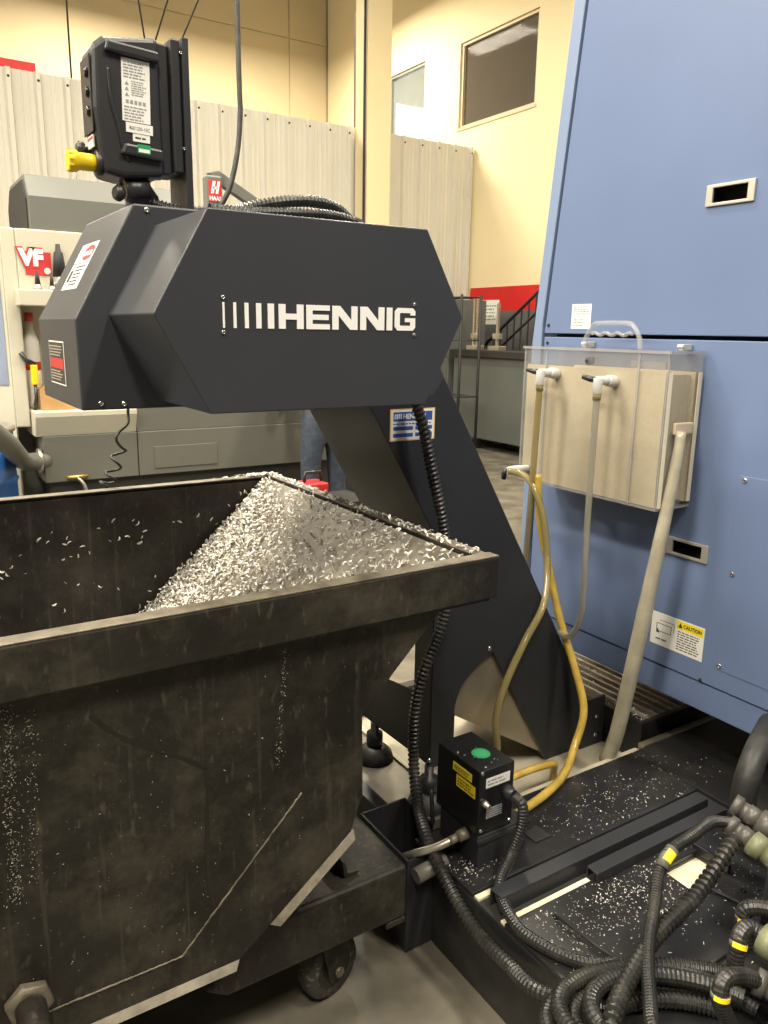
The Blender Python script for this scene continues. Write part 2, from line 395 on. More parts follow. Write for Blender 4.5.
# back wall (y = 14.75) of tilt-up panels with recessed joints
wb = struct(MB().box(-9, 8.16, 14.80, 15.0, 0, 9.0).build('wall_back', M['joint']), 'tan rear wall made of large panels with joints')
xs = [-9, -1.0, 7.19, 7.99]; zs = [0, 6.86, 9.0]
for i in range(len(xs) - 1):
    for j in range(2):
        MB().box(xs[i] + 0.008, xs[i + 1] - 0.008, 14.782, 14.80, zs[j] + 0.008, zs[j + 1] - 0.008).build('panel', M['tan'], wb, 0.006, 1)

# corrugated partition wall at y = 10.08
part_w = struct(MB().box(-1.2, 7.97, 10.13, 10.17, 0.0, 4.22).build('wall_partition', M['white_sheet']), 'white corrugated sheet metal partition wall')
def sheet_mesh(w=0.914):
    prof = []; p = w / 3
    for k in range(3):
        x = k * p
        prof += [(x, 0.0), (x + 0.055, 0.0), (x + 0.062, -0.006), (x + 0.080, -0.006), (x + 0.087, 0.0), (x + 0.125, 0.0), (x + 0.132, -0.006), (x + 0.150, -0.006), (x + 0.157, 0.0),
                 (x + 0.212, 0.0), (x + 0.230, -0.050), (x + 0.274, -0.050), (x + 0.292, 0.0)]
    prof.append((w, 0.0))
    mb = MB(); n = len(prof)
    vs = [(x, y, 0) for x, y in prof] + [(x, y, 4.262) for x, y in prof] + [(x, y + 0.006, 0) for x, y in prof] + [(x, y + 0.006, 4.262) for x, y in prof]
    fs = []
    for i in range(n - 1):
        fs += [(i, i + 1, n + i + 1, n + i), (2 * n + i, 3 * n + i, 3 * n + i + 1, 2 * n + i + 1), (n + i, n + i + 1, 3 * n + i + 1, 3 * n + i), (i, 2 * n + i, 2 * n + i + 1, i + 1)]
    mb.add(vs, fs); return mb
first = None; scr = None
for k in range(10):
    x0 = 7.985 - 0.914 * (k + 1)
    if first is None: first = sheet_mesh().build('sheet', M['white_sheet']); o = first
    else: o = bpy.data.objects.new('sheet', first.data); COL.objects.link(o)
    o.location = (x0, 10.12, 0); attach(o, part_w); 
    for q in range(3):
        if scr is None:
            scr = MB().lathe((0, 0, 0), [(0.014, 0), (0.014, 0.004), (0.008, 0.006), (0.008, 0.012)], 8, NY).build('screw', M['dark_metal']); s_ = scr
        else: s_ = bpy.data.objects.new('screw', scr.data); COL.objects.link(s_)
        s_.location = (x0 + 0.252 + q * 0.3047, 10.070, 4.17); attach(s_, part_w)
struct(MB().box(-1.2, 1.84, 10.18, 10.26, 4.0, 4.37).build('trim_3', M['red']), 'red beam end above the corrugated wall')
# building column in front of the partition, with a conduit
colm = struct(MB().box(5.87, 6.24, 9.72, 10.04, 0, 8.6).build('column', M['cream'], None, 0.006), 'cream steel column standing before the corrugated wall')
MB().tube([(5.845, 9.76, 0), (5.845, 9.76, 8.6)], 0.018, 8).build('conduit', M['dark_metal'], colm)
MB().box(6.11, 6.17, 10.4, 10.5, 4.0, 5.82).build('trim_4', mat('rust_pipe', (0.13, 0.06, 0.03), 0.6, var=0.2)); struct(bpy.data.objects['trim_4'], 'rust brown pipe beside the column')

# office rooms behind the two windows
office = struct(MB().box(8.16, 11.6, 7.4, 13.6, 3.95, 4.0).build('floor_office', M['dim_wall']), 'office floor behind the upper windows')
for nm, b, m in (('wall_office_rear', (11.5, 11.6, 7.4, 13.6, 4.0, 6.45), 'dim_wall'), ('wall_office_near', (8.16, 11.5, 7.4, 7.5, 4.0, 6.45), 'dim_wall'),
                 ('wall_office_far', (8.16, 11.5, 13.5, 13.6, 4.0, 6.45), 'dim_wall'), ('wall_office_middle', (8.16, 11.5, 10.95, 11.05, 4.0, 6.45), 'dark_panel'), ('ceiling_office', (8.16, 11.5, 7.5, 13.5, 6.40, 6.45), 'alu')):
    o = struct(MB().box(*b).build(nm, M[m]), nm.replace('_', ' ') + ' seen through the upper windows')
ceil_o = bpy.data.objects['ceiling_office']; tile0 = None
for i in range(5):
    for j in range(9):
        if tile0 is None:
            tile0 = MB().box(0.015, 0.635, 0.015, 0.635, -0.012, 0.002).build('ceiling_tile', M['tile']); t = tile0
        else: t = bpy.data.objects.new('ceiling_tile', tile0.data); COL.objects.link(t)
        t.location = (8.2 + 0.65 * i, 7.55 + 0.65 * j, 6.40); attach(t, ceil_o)
struct(MB().box(8.3, 11.2, 13.46, 13.5, 4.2, 5.70).build('window_3', M['lit_window']), 'bright daylit window inside the left office')
# dim furniture silhouettes inside the right hand office
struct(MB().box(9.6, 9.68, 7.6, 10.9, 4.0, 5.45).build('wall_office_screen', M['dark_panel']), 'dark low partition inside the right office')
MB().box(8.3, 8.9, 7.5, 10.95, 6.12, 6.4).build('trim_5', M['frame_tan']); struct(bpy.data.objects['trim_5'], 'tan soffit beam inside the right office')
for nm, y0, y1, m in (('window_1', 11.46, 12.55, 'alu'), ('window_2', 8.81, 10.53, 'frame_tan')):
    mb = MB(); 
    mb.box(8.03, 8.13, y0, y0 + 0.05, 4.60, 5.80); mb.box(8.03, 8.13, y1 - 0.05, y1, 4.60, 5.80)
    mb.box(8.03, 8.13, y0 + 0.05, y1 - 0.05, 4.60, 4.64); mb.box(8.03, 8.13, y0 + 0.05, y1 - 0.05, 5.76, 5.80)
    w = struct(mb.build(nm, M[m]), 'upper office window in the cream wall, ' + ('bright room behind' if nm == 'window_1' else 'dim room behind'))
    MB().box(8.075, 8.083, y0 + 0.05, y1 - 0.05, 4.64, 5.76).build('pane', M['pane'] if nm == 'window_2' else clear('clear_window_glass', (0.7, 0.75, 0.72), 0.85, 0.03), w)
    MB().box(7.985, 8.03, y0 - 0.02, y1 + 0.02, 4.565, 4.60).build('window_sill', M[m], w)

# ================================================================== FAR THINGS
# stair with railing
st = thing('staircase', 'black metal stair railing climbing against the red wall band', 'stairs', (7.5, 8.4, 0))
def stz(y): return 2.098 - (y - 7.967) * (2.098 - 1.535) / (8.794 - 7.967)
mb = MB(); mb.tube([(7.5, 9.3, stz(9.3)), (7.5, 6.6, stz(6.6))], 0.022, 8); mb.build('handrail', M['dark_metal'], st)
mb = MB(); mb.tube([(7.5, 9.3, stz(9.3) - 0.26), (7.5, 6.6, stz(6.6) - 0.26)], 0.018, 8); mb.build('mid_rail', M['dark_metal'], st)
for k in range(20):
    y = 9.28 - k * 0.14
    MB().box(7.491, 7.509, y - 0.009, y + 0.009, max(0.02, stz(y) - 0.98), stz(y)).build('baluster', M['dark_metal'], st)
mb = MB(); mb.prism([(9.3, stz(9.3) - 1.1), (6.6, stz(6.6) - 1.1), (6.6, stz(6.6) - 0.86), (9.3, stz(9.3) - 0.86)], 'x', 7.49, 7.53); mb.build('stringer', M['dark_metal'], st)
for k in range(8):
    y = 9.1 - k * 0.30; MB().box(7.53, 7.97, y - 0.3, y, max(0.03, stz(y) - 1.06), max(0.07, stz(y) - 1.02)).build('tread', M['dark_metal'], st)

# grey cabinet on casters with black slab
cb = thing('rolling_cabinet', 'grey green cabinet on black casters with a dark top slab', 'cabinet', (7.1, 7.9, 0))
MB().box(6.75, 7.35, 6.75, 8.80, 0.14, 1.22).build('body', M['cab_grey'], cb, 0.01)
MB().box(6.70, 7.38, 6.70, 8.85, 1.22, 1.31).build('top_slab', M['dark_metal'], cb, 0.006)
for y in (7.0, 8.25):
    mb = MB(); mb.cyl((6.80, y - 0.02, 0.065), (6.80, y + 0.02, 0.065), 0.065, None, 18); mb.box(6.76, 6.84, y - 0.03, y + 0.03, 0.10, 0.14)
    mb.build('caster', M['black_gloss'], cb); 
    mb = MB(); mb.cyl((7.28, y - 0.02, 0.065), (7.28, y + 0.02, 0.065), 0.065, None, 18); mb.box(7.24, 7.32, y - 0.03, y + 0.03, 0.10, 0.14); mb.build('caster', M['black_gloss'], cb)
# height gauges standing on the slab
for k, (y, h, lab) in enumerate(((8.47, 0.66, 'silver twin column gauge stand on the cabinet, nearest the rack'), (8.02, 0.60, 'slim silver gauge stand on the cabinet, before the poster'))):
    g = thing('height_gauge', lab, 'gauge', (6.85, y, 1.31), 'gauge stands on the cabinet')
    MB().box(6.78, 6.92, y - 0.11, y + 0.11, 1.31, 1.37).build('base', M['steel'], g, 0.008)
    for dy in ((-0.035, 0.035) if k == 0 else (0.0,)):
        MB().box(6.835, 6.865, y + dy - 0.018, y + dy + 0.018, 1.37, 1.31 + h).build('column', M['steel'], g)
    MB().box(6.82, 6.88, y - 0.07, y + 0.07, 1.46, 1.53).build('carriage', M['steel'], g, 0.006)
    if k == 0: MB().box(6.835, 6.865, y - 0.06, y + 0.06, 1.31 + h, 1.34 + h).build('crosshead', M['steel'], g)
# paper notice on the far grey wall
ps = thing('wall_notice', 'pale paper notice pinned across the red wall band', 'notice', (7.975, 9.53, 1.6))
mb = MB(); plate(mb, (7.984, 9.74, 1.66), UmY, UZ, 0, 0.40, 0, 0.36, 0, 0.003); mb.build('sheet', M['white'], ps)
mb = MB(); fine_print(mb, (7.984, 9.74, 1.66), UmY, UZ, 0.04, 0.36, 0.05, 0.30, 5, 0.0035, 4); mb.build('print', M['grey_ink'], ps)
# second grey cabinet and wire rack left of it
c2 = thing('storage_cabinet', 'tall grey steel cabinet behind the black wire rack', 'cabinet', (6.95, 9.35, 0))
MB().box(6.75, 7.4, 8.93, 9.75, 0.0, 1.98).build('body', M['cab_grey'], c2, 0.01)
MB().box(6.742, 6.752, 8.96, 9.33, 0.08, 1.92).build('door', M['cab_grey'], c2, 0.003); MB().box(6.742, 6.752, 9.35, 9.72, 0.08, 1.92).build('door', M['cab_grey'], c2, 0.003)
rk = thing('wire_rack', 'black wire shelving rack standing beside the conveyor head', 'rack', (6.3, 8.3, 0))
for x in (6.12, 6.42):
    for y in (7.86, 9.0): MB().tube([(x, y, 0.0), (x, y, 1.99)], 0.018, 8).build('post', M['dark_metal'], rk)
for z in (0.2, 0.74, 1.44, 1.96):
    mb = MB()
    for x in (6.12, 6.42): mb.tube([(x, 7.86, z), (x, 9.0, z)], 0.009, 6)
    for y in (7.86, 9.0): mb.tube([(6.12, y, z), (6.42, y, z)], 0.009, 6)
    for i in range(1, 9): mb.tube([(6.12 + 0.3 * i / 9, 7.86, z), (6.12 + 0.3 * i / 9, 9.0, z)], 0.003, 4)
    mb.build('shelf', M['dark_metal'], rk)

# hanging wires and cable from the roof
for i, (a, b, lab) in enumerate((((2.08, 9.5, 8.2), (2.067, 9.5, 4.1), 'thin dark wire hanging straight down at the far left'), ((2.40, 9.5, 8.2), (2.95, 9.5, 4.0), 'thin slanting wire above the control box, left one'),
                            ((4.3, 9.5, 8.2), (2.90, 9.5, 4.4), 'thin slanting wire above the control box, middle one'), ((4.95, 9.5, 8.2), (3.05, 9.5, 4.2), 'thin slanting wire above the control box, right one'))):
    tag(MB().tube([a, b], 0.010, 6).build('hanging_wire', M['dark_metal']), lab, 'wire', 'wires hanging from the roof')
mb = MB(); hose(mb, [(1.918, 4.6, 7.0), (1.918, 4.6, 3.3), (1.919, 4.6, 2.72), (1.86, 4.6, 2.388), (1.78, 4.62, 2.22), (1.72, 4.66, 2.12)], 0.016, 8)
tag(mb.build('power_cable', M['rubber']), 'thick black cable hanging down behind the conveyor head', 'cable')
# ================================================================== MILLING MACHINE (background left)
ml = thing('milling_machine', 'white and grey milling machine with red badge behind the bin', 'milling machine', (1.7, 6.0, 0))
MB().box(0.70, 3.2, 5.35, 7.2, 0.30, 2.085).build('body', M['mill_grey'], ml, 0.01)
mb = MB(); mb.box(0.66, 0.74, 5.10, 5.36, 0.95, 2.085); mb.box(0.74, 1.42, 5.10, 5.36, 1.70, 2.085); mb.box(1.33, 1.42, 5.10, 5.36, 0.95, 1.70)
mb.build('front_cover', M['mill_white'], ml, 0.008)
MB().box(0.72, 1.34, 5.30, 5.345, 1.00, 1.70).build('recess_back', M['mill_white'], ml)
MB().box(0.715, 1.36, 4.98, 5.12, 1.655, 1.745).build('tool_shelf', M['mill_white'], ml, 0.006)
mb = MB(); mb.prism([(4.95, 1.05), (5.36, 1.05), (5.36, 0.90), (5.0, 0.90), (4.95, 1.02)], 'x', 0.745, 1.334); mb.build('sill', M['mill_white'], ml, 0.004)
mb = MB(); mb.prism([(5.0, 1.06), (5.36, 1.06), (5.36, 0.90), (5.0, 0.90)], 'x', 1.336, 3.1); mb.build('sill_panel', M['mill_grey'], ml, 0.004)
mb = MB(); mb.prism([(4.99, 0.62), (4.99, 0.90), (5.36, 0.90), (5.36, 0.62)], 'x', 0.78, 1.335); mb.build('apron', M['mill_grey'], ml, 0.004)
mb = MB(); mb.prism([(4.99, 0.62), (4.99, 0.90), (5.36, 0.90), (5.36, 0.62)], 'x', 1.341, 3.1); mb.build('apron', M['mill_grey'], ml, 0.004)
MB().box(1.44, 1.86, 4.984, 4.992, 0.66, 0.80).build('access_plate', M['mill_grey'], ml, 0.002)
MB().box(0.82, 3.1, 5.03, 5.5, 0.0, 0.62).build('base', M['mill_black'], ml)
mb = MB(); mb.prism([(5.12, 2.085), (5.12, 2.27), (5.22, 2.40), (5.75, 2.40), (5.87, 2.27), (5.87, 2.085)], 'x', 0.83, 1.75); mb.build('hood', M['mill_hood'], ml, 0.006)
mb = MB(); mb.prism([(5.16, 2.09), (5.16, 2.26), (5.25, 2.37), (5.73, 2.37), (5.84, 2.26), (5.84, 2.09)], 'x', 0.822, 0.835); mb.build('hood_opening_shade', M['hole'], ml)  # dark plate on the solid hood, painted as the shade of an open end
mb = MB(); mb.prism([(0.66, 5.10), (0.66, 5.36), (0.10, 5.75), (0.10, 5.49)], 'z', 0.5, 2.02); mb.build('side_door', M['mill_white'], ml, 0.006)
mb = MB(); mb.prism([(0.64, 5.108), (0.64, 5.120), (0.20, 5.425), (0.20, 5.413)], 'z', 1.20, 1.85); mb.build('door_window', M['blue_glass'], ml)
mb = MB(); hose(mb, [(0.30, 3.85, 1.18), (0.487, 4.2, 0.987), (0.552, 4.45, 0.905), (0.635, 4.80, 0.800), (0.69, 4.96, 0.762), (0.80, 5.03, 0.755)], 0.052, 18)
mb.build('chip_auger_tube', M['mill_hood'], ml)
MB().cyl((0.752, 5.03, 0.755), (0.772, 5.03, 0.755), 0.075, None, 20).build('auger_flange', M['steel'], ml)
# red VF badge
bd_o = (0.752, 5.098, 1.832)
mb = MB(); plate(mb, bd_o, UX, UZ, 0.030, 0.172, 0.0, 0.128, 0.001, 0.003); bdg = mb.build('badge', M['label_red'], ml)
lettering('VF', (bd_o[0] + 0.002, bd_o[1], bd_o[2] + 0.052), UX, UZ, 0.125, 0.0045, M['label_red'], ml, bold=0.016, width=0.150)
lettering('VF', (bd_o[0] + 0.006, bd_o[1], bd_o[2] + 0.056), UX, UZ, 0.118, 0.0060, M['print_white'], ml, bold=0.008, width=0.136)
mb = MB(); mb.lathe((bd_o[0] + 0.148, bd_o[1] - 0.003, bd_o[2] + 0.024), [(0.018, 0), (0.018, 0.002)], 14, NY); mb.build('badge_emblem', M['white'], ml)
# dark operator arm with a red and white badge
ar = thing('control_pendant', 'dark control pendant with red and white badge behind the control box', 'control panel', (1.85, 4.85, 0))
MB().box(1.78, 1.88, 4.80, 4.88, 2.22, 2.44).build('housing', M['mill_hood'], ar, 0.012)
mb = MB(); mb.prism([(1.80, 2.455), (1.87, 2.475), (2.25, 2.27), (2.25, 2.20), (1.88, 2.39)], 'y', 4.82, 4.87); mb.build('arm', M['mill_hood'], ar, 0.006)
MB().box(2.18, 2.26, 4.82, 5.60, 2.19, 2.25).build('bracket', M['mill_hood'], ar, 0.01); MB().box(2.18, 2.26, 5.54, 5.62, 2.0855, 2.19).build('foot', M['mill_hood'], ar, 0.004)
mb = MB(); plate(mb, (1.79, 4.80, 2.29), UX, UZ, 0, 0.08, 0, 0.12, 0.0, 0.003); mb.build('badge', M['label_red'], ar)
mb = MB()
for c in ([(0.012, 0.045), (0.03, 0.045), (0.045, 0.115), (0.027, 0.115)], [(0.042, 0.045), (0.058, 0.045), (0.073, 0.115), (0.057, 0.115)], [(0.027, 0.07), (0.055, 0.07), (0.058, 0.085), (0.03, 0.085)]):
    v0 = len(mb.v); mb.add([fr((1.79, 4.80, 2.29), UX, UZ, a, b, 0.0045) for a, b in c], [(0, 1, 2, 3)])
mb.build('emblem', M['print_white'], ar)
lettering('HAAS', (1.793, 4.80, 2.297), UX, UZ, 0.034, 0.0045, M['print_white'], ar, bold=0.001, width=0.074)
# tool holders standing on the tool shelf
def tool_holder(x, y, z, s, label):
    t = thing('tool_holder', label, 'tool holder', (x, y, z), 'tool holders on the mill shelf')
    MB().lathe((x, y, z), [(0.030 * s, 0), (0.036 * s, 0.012 * s), (0.036 * s, 0.03 * s), (0.026 * s, 0.032 * s), (0.026 * s, 0.05 * s)], 14).build('flange', M['steel'], t)
    MB().lathe((x, y, z + 0.05 * s), [(0.026 * s, 0), (0.016 * s, 0.09 * s), (0.010 * s, 0.095 * s), (0.008 * s, 0.12 * s)], 12).build('taper', M['dark_metal'], t)
tool_holder(0.832, 5.04, 1.745, 0.62, 'short dark tool holder on the mill shelf under the badge')
tool_holder(0.905, 5.02, 1.745, 0.5, 'small steel tool holder right of the badge on the mill shelf')
tool_holder(0.962, 5.07, 1.745, 1.55, 'tall dark tool holder at the right end of the mill shelf')
# things in the mill's recess
bx_ = thing('cardboard_box', 'small open brown cardboard box on the mill sill', 'box', (0.90, 5.14, 1.05))
MB().box(0.80, 0.99, 5.06, 5.22, 1.05, 1.17).build('body', M['card'], bx_, 0.003)
mb = MB(); mb.prism([(0.80, 1.17), (0.86, 1.205), (0.865, 1.20), (0.805, 1.165)], 'y', 5.06, 5.22); mb.build('flap', M['card'], bx_)
bt = thing('spray_bottle', 'white bottle with red label standing in the mill recess', 'bottle', (0.80, 5.25, 1.05))
MB().lathe((0.80, 5.25, 1.05), [(0.045, 0), (0.047, 0.02), (0.047, 0.40), (0.02, 0.47), (0.02, 0.52)], 16).build('body', M['white'], bt)
MB().lathe((0.80, 5.25, 1.28), [(0.0485, 0), (0.0485, 0.05)], 16).build('label_band', M['label_red'], bt)
MB().lathe((0.80, 5.25, 1.57), [(0.024, 0), (0.024, 0.05)], 12).build('cap', M['label_red'], bt)
yt = thing('air_gun', 'yellow and black air gun hung in the mill recess', 'air gun', (0.77, 5.08, 1.25))
MB().box(0.762, 0.80, 5.07, 5.10, 1.20, 1.32).build('grip', M['yellow'], yt, 0.008)
mb = MB(); mb.tube([(0.79, 5.085, 1.32), (0.74, 5.085, 1.345), (0.715, 5.085, 1.39)], 0.014, 8); mb.build('nozzle', M['plastic'], yt)
mb = MB(); mb.tube([(0.781, 5.085, 1.20), (0.781, 5.085, 1.12), (0.77, 5.09, 1.05)], 0.010, 8); mb.build('air_line', M['plastic'], yt)
fx = thing('coolant_fitting', 'small brass and steel fittings on the mill apron', 'fitting', (0.97, 4.98, 0.62))
mb = MB(); mb.tube([(0.90, 4.975, 0.645), (1.02, 4.975, 0.65)], 0.012, 8); mb.build('manifold', mat('brass', (0.55, 0.36, 0.12), 0.35, metal=0.8, var=0.1), fx)
mb = MB(); hose(mb, [(0.96, 4.975, 0.64), (0.99, 4.96, 0.60), (1.0, 4.95, 0.54), (1.0, 4.95, 0.40)], 0.012, 8); mb.build('drain_tube', M['steel'], fx)
# blue barrel
br = thing('barrel', 'blue barrel with a steel rim at the far left edge', 'barrel', (0.30, 4.72, 0))
MB().lathe((0.30, 4.72, 0.13), [(0.27, 0), (0.29, 0.03), (0.29, 0.28), (0.30, 0.295), (0.29, 0.31), (0.29, 0.58), (0.30, 0.595), (0.29, 0.61), (0.29, 0.86)], 32).build('body', M['barrel'], br)
MB().lathe((0.30, 4.72, 0.13), [(0.28, -0.05), (0.28, 0.0)], 28).build('dolly', M['mill_black'], br)
for k in range(4):
    a = k * math.pi / 2 + 0.6; q_ = (0.30 + 0.22 * math.cos(a), 4.72 + 0.22 * math.sin(a)); MB().cyl((q_[0] - 0.012, q_[1], 0.04), (q_[0] + 0.012, q_[1], 0.04), 0.04, None, 14).build('dolly_wheel', M['rubber'], br)
MB().lathe((0.30, 4.72, 0.99), [(0.30, 0), (0.305, 0.02), (0.28, 0.03), (0.27, 0.01)], 32).build('rim', M['steel'], br)

# low black cart with a red caddy beside the person
lc = thing('utility_cart', 'low black utility cart behind the chip bin', 'cart', (2.35, 4.2, 0))
MB().box(2.06, 2.50, 4.02, 4.36, 0.50, 0.53).build('top_tray', M['dark_metal'], lc, 0.004)
MB().box(2.06, 2.50, 4.02, 4.36, 0.16, 0.19).build('lower_tray', M['dark_metal'], lc, 0.004)
for x in (2.08, 2.48):
    for y in (4.04, 4.34): MB().tube([(x, y, 0.0), (x, y, 0.50)], 0.014, 8).build('leg', M['dark_metal'], lc)
rc = thing('tool_caddy', 'small red tool caddy with black handle behind the bin rim', 'tool caddy', (2.2, 4.2, 0.53))
MB().box(2.10, 2.24, 4.12, 4.28, 0.53, 0.64).build('tray', M['label_red'], rc, 0.008)
mb = MB(); mb.tube([(2.11, 4.2, 0.63), (2.12, 4.2, 0.70), (2.22, 4.2, 0.70), (2.23, 4.2, 0.63)], 0.012, 8); mb.build('handle', M['plastic'], rc)

# ================================================================== PERSON (only jeans show behind the conveyor)
def skin_mesh(verts, edges, radii, levels=2):
    me = bpy.data.meshes.new('tmp'); me.from_pydata(verts, edges, []); o = bpy.data.objects.new('tmp', me); COL.objects.link(o)
    sk = o.modifiers.new('s', 'SKIN'); sk.use_smooth_shade = True
    for i, r in enumerate(radii): me.skin_vertices[0].data[i].radius = r if isinstance(r, tuple) else (r, r)
    me.skin_vertices[0].data[0].use_root = True
    sb = o.modifiers.new('u', 'SUBSURF'); sb.levels = levels
    dg = bpy.context.evaluated_depsgraph_get(); out = bpy.data.meshes.new_from_object(o.evaluated_get(dg)); bpy.data.objects.remove(o)
    return out
px, py = 2.50, 4.66
pe = thing('person', 'person in blue jeans standing behind the conveyor incline', 'person', (px, py, 0))
V = [(0, 0, 0.95), (0, 0, 1.12), (0, 0.01, 1.32), (0, 0.0, 1.46), (0, 0.01, 1.55), (0, 0.03, 1.66), (0, 0.02, 1.76)]
E_ = [(0, 1), (1, 2), (2, 3), (3, 4), (4, 5), (5, 6)]
Rr = [(0.15, 0.11), (0.14, 0.10), (0.16, 0.11), (0.10, 0.08), 0.055, (0.075, 0.095), (0.06, 0.07)]
for sx in (-1, 1):
    b = len(V); V += [(0.095 * sx, 0, 0.86), (0.105 * sx, 0.02, 0.50), (0.11 * sx, -0.01, 0.10), (0.115 * sx, 0.02, 0.045), (0.125 * sx, 0.17, 0.035)]
    Rr += [0.088, 0.064, 0.05, 0.045, (0.042, 0.03)]; E_ += [(0, b), (b, b + 1), (b + 1, b + 2), (b + 2, b + 3), (b + 3, b + 4)]
    b = len(V); V += [(0.19 * sx, 0, 1.42), (0.25 * sx, 0.02, 1.14), (0.20 * sx, 0.22, 1.06), (0.18 * sx, 0.29, 1.07)]
    Rr += [0.06, 0.045, 0.032, (0.038, 0.02)]; E_ += [(3, b), (b, b + 1), (b + 1, b + 2), (b + 2, b + 3)]
    for k, (dx, ln) in enumerate(((-0.03, 0.07), (-0.01, 0.08), (0.01, 0.078), (0.03, 0.06))):
        c = len(V); V += [(0.18 * sx + dx, 0.29 + ln * 0.6, 1.065), (0.18 * sx + dx, 0.29 + ln, 1.045)]; Rr += [0.009, 0.008]; E_ += [(b + 3, c), (c, c + 1)]
    c = len(V); V += [(0.18 * sx - 0.04 * sx, 0.27, 1.06), (0.18 * sx - 0.055 * sx, 0.31, 1.055)]; Rr += [0.010, 0.009]; E_ += [(b + 2, c), (c, c + 1)]
me = skin_mesh(V, E_, Rr, 2)
me.materials.clear()
for k in ('shirt', 'jeans', 'skin', 'boot'): me.materials.append(M[k])
for p in me.polygons:
    c = p.center; z = c.z
    p.material_index = 3 if z < 0.09 else 1 if z < 0.98 and abs(c.x) < 0.22 and c.y < 0.16 else 2 if (z > 1.50 or (c.y > 0.19 and 0.98 < z < 1.12)) else 0
    p.use_smooth = True
body = bpy.data.objects.new('body', me); COL.objects.link(body); body.location = (px, py, 0); body.parent = pe; body.matrix_parent_inverse = Matrix.Translation((-px, -py, 0))
MB().lathe((px, py + 0.005, 1.70), [(0.09, -0.06), (0.098, 0.0), (0.09, 0.07), (0.06, 0.12), (0.01, 0.135)], 16).build('hair', M['hair'], pe)
MB().lathe((px, py + 0.105, 1.655), [(0.018, 0), (0.012, 0.02), (0.004, 0.03)], 8, (0, 1, 0.2)).build('nose', M['skin'], pe)
# ================================================================== BLUE MACHINE (right)
bm_ = thing('machining_center', 'blue sheet metal machine cabinet filling the right side', 'machine', (2.6, 1.2, 0))
def eo(z): return 2.134 if z < 1.506 else 2.134 - (z - 1.506) * 0.098     # outer left edge of the frame
def ei(z): return 2.084 if z < 1.576 else 2.084 - (z - 1.576) * 0.108     # panel gap
mb = MB(); mb.prism([(0.2, 0.53), (eo(0.53), 0.53), (eo(1.5), 1.506), (eo(3.2), 3.2), (0.2, 3.2)], 'x', 2.06, 3.6); mb.build('frame', M['blue_core'], bm_, 0.004)
mb = MB(); mb.prism([(ei(0.53) + 0.003, 0.53), (eo(0.53), 0.53), (eo(1.5), 1.506), (eo(3.2), 3.2), (ei(3.2) + 0.003, 3.2), (ei(1.58) + 0.003, 1.576)], 'x', 1.985, 2.06); mb.build('edge_strip', M['blue_edge'], bm_, 0.003)
# upper panel with hole for the grab recess
mb = MB(); As = [0, 1, 2, 3]; yy = {0: 0.22, 1: 1.334, 2: 1.463}
grid_holes(mb, As, [1.548, 1.904, 1.943, 3.15], {(1, 1)}, lambda a, b, s: (1.99 + 0.02 * s, yy[a] if a in yy else ei(b) - 0.005, b))
mb.build('upper_panel', M['blue'], bm_, 0.0025)
mb = MB(); grid_holes(mb, [0.22, 1.352, 1.478, 2.078], [0.532, 0.905, 0.942, 1.536], {(1, 1)}, lambda a, b, s: (1.99 + 0.02 * s, a, b)); mb.build('lower_panel', M['blue'], bm_, 0.0025)
mb = MB(); mb.prism([(0.22, 0.592), (1.276, 0.592), (1.276, 1.172), (0.22, 1.172)], 'x', 1.988, 1.9905); mb.build('access_cover', M['blue'], bm_, 0.001)
mb = MB(); mb.prism([(0.2, 0.437), (2.10, 0.437), (2.10, 0.526), (0.2, 0.526)], 'x', 1.996, 2.05); mb.build('skirt', M['blue'], bm_, 0.004)
mb = MB(); mb.box(2.06, 3.6, 0.2, 2.05, 0.50, 0.53); mb.build('underside', M['mill_black'], bm_)
for (y0, y1, z0, z1) in ((1.334, 1.463, 1.904, 1.943), (1.352, 1.478, 0.905, 0.942)):
    mb = MB(); t = 0.0085
    grid_holes(mb, [y0 - t, y0 + 0.012, y1 - 0.012, y1 + t], [z0 - t, z0, z1, z1 + t], {(1, 1)}, lambda a, b, s: (1.983 + 0.008 * s, a, b))
    g = mb.build('grab_bezel', M['bezel'], bm_, 0.0015)
    mb = MB(); mb.box(2.045, 2.05, y0, y1, z0, z1); mb.box(1.99, 2.045, y0, y1, z0 - 0.002, z0); mb.box(1.99, 2.045, y0, y1, z1, z1 + 0.002); mb.box(1.99, 2.045, y0 - 0.002, y0, z0, z1); mb.box(1.99, 2.045, y1, y1 + 0.002, z0, z1)
    mb.build('recess', M['hole'], g)
for (y, z) in ((1.260, 0.888), (1.265, 0.606), (1.256, 1.160)): screw(bm_, (1.988, y, z), NX, 0.008)
for (y, z, n) in ((1.324, 0.537, 0), (2.060, 1.575, 0), (2.060, 1.515, 0), (2.03, 2.30, 0)): screw(bm_, (1.99, y, z), NX, 0.006, 'dark_metal')
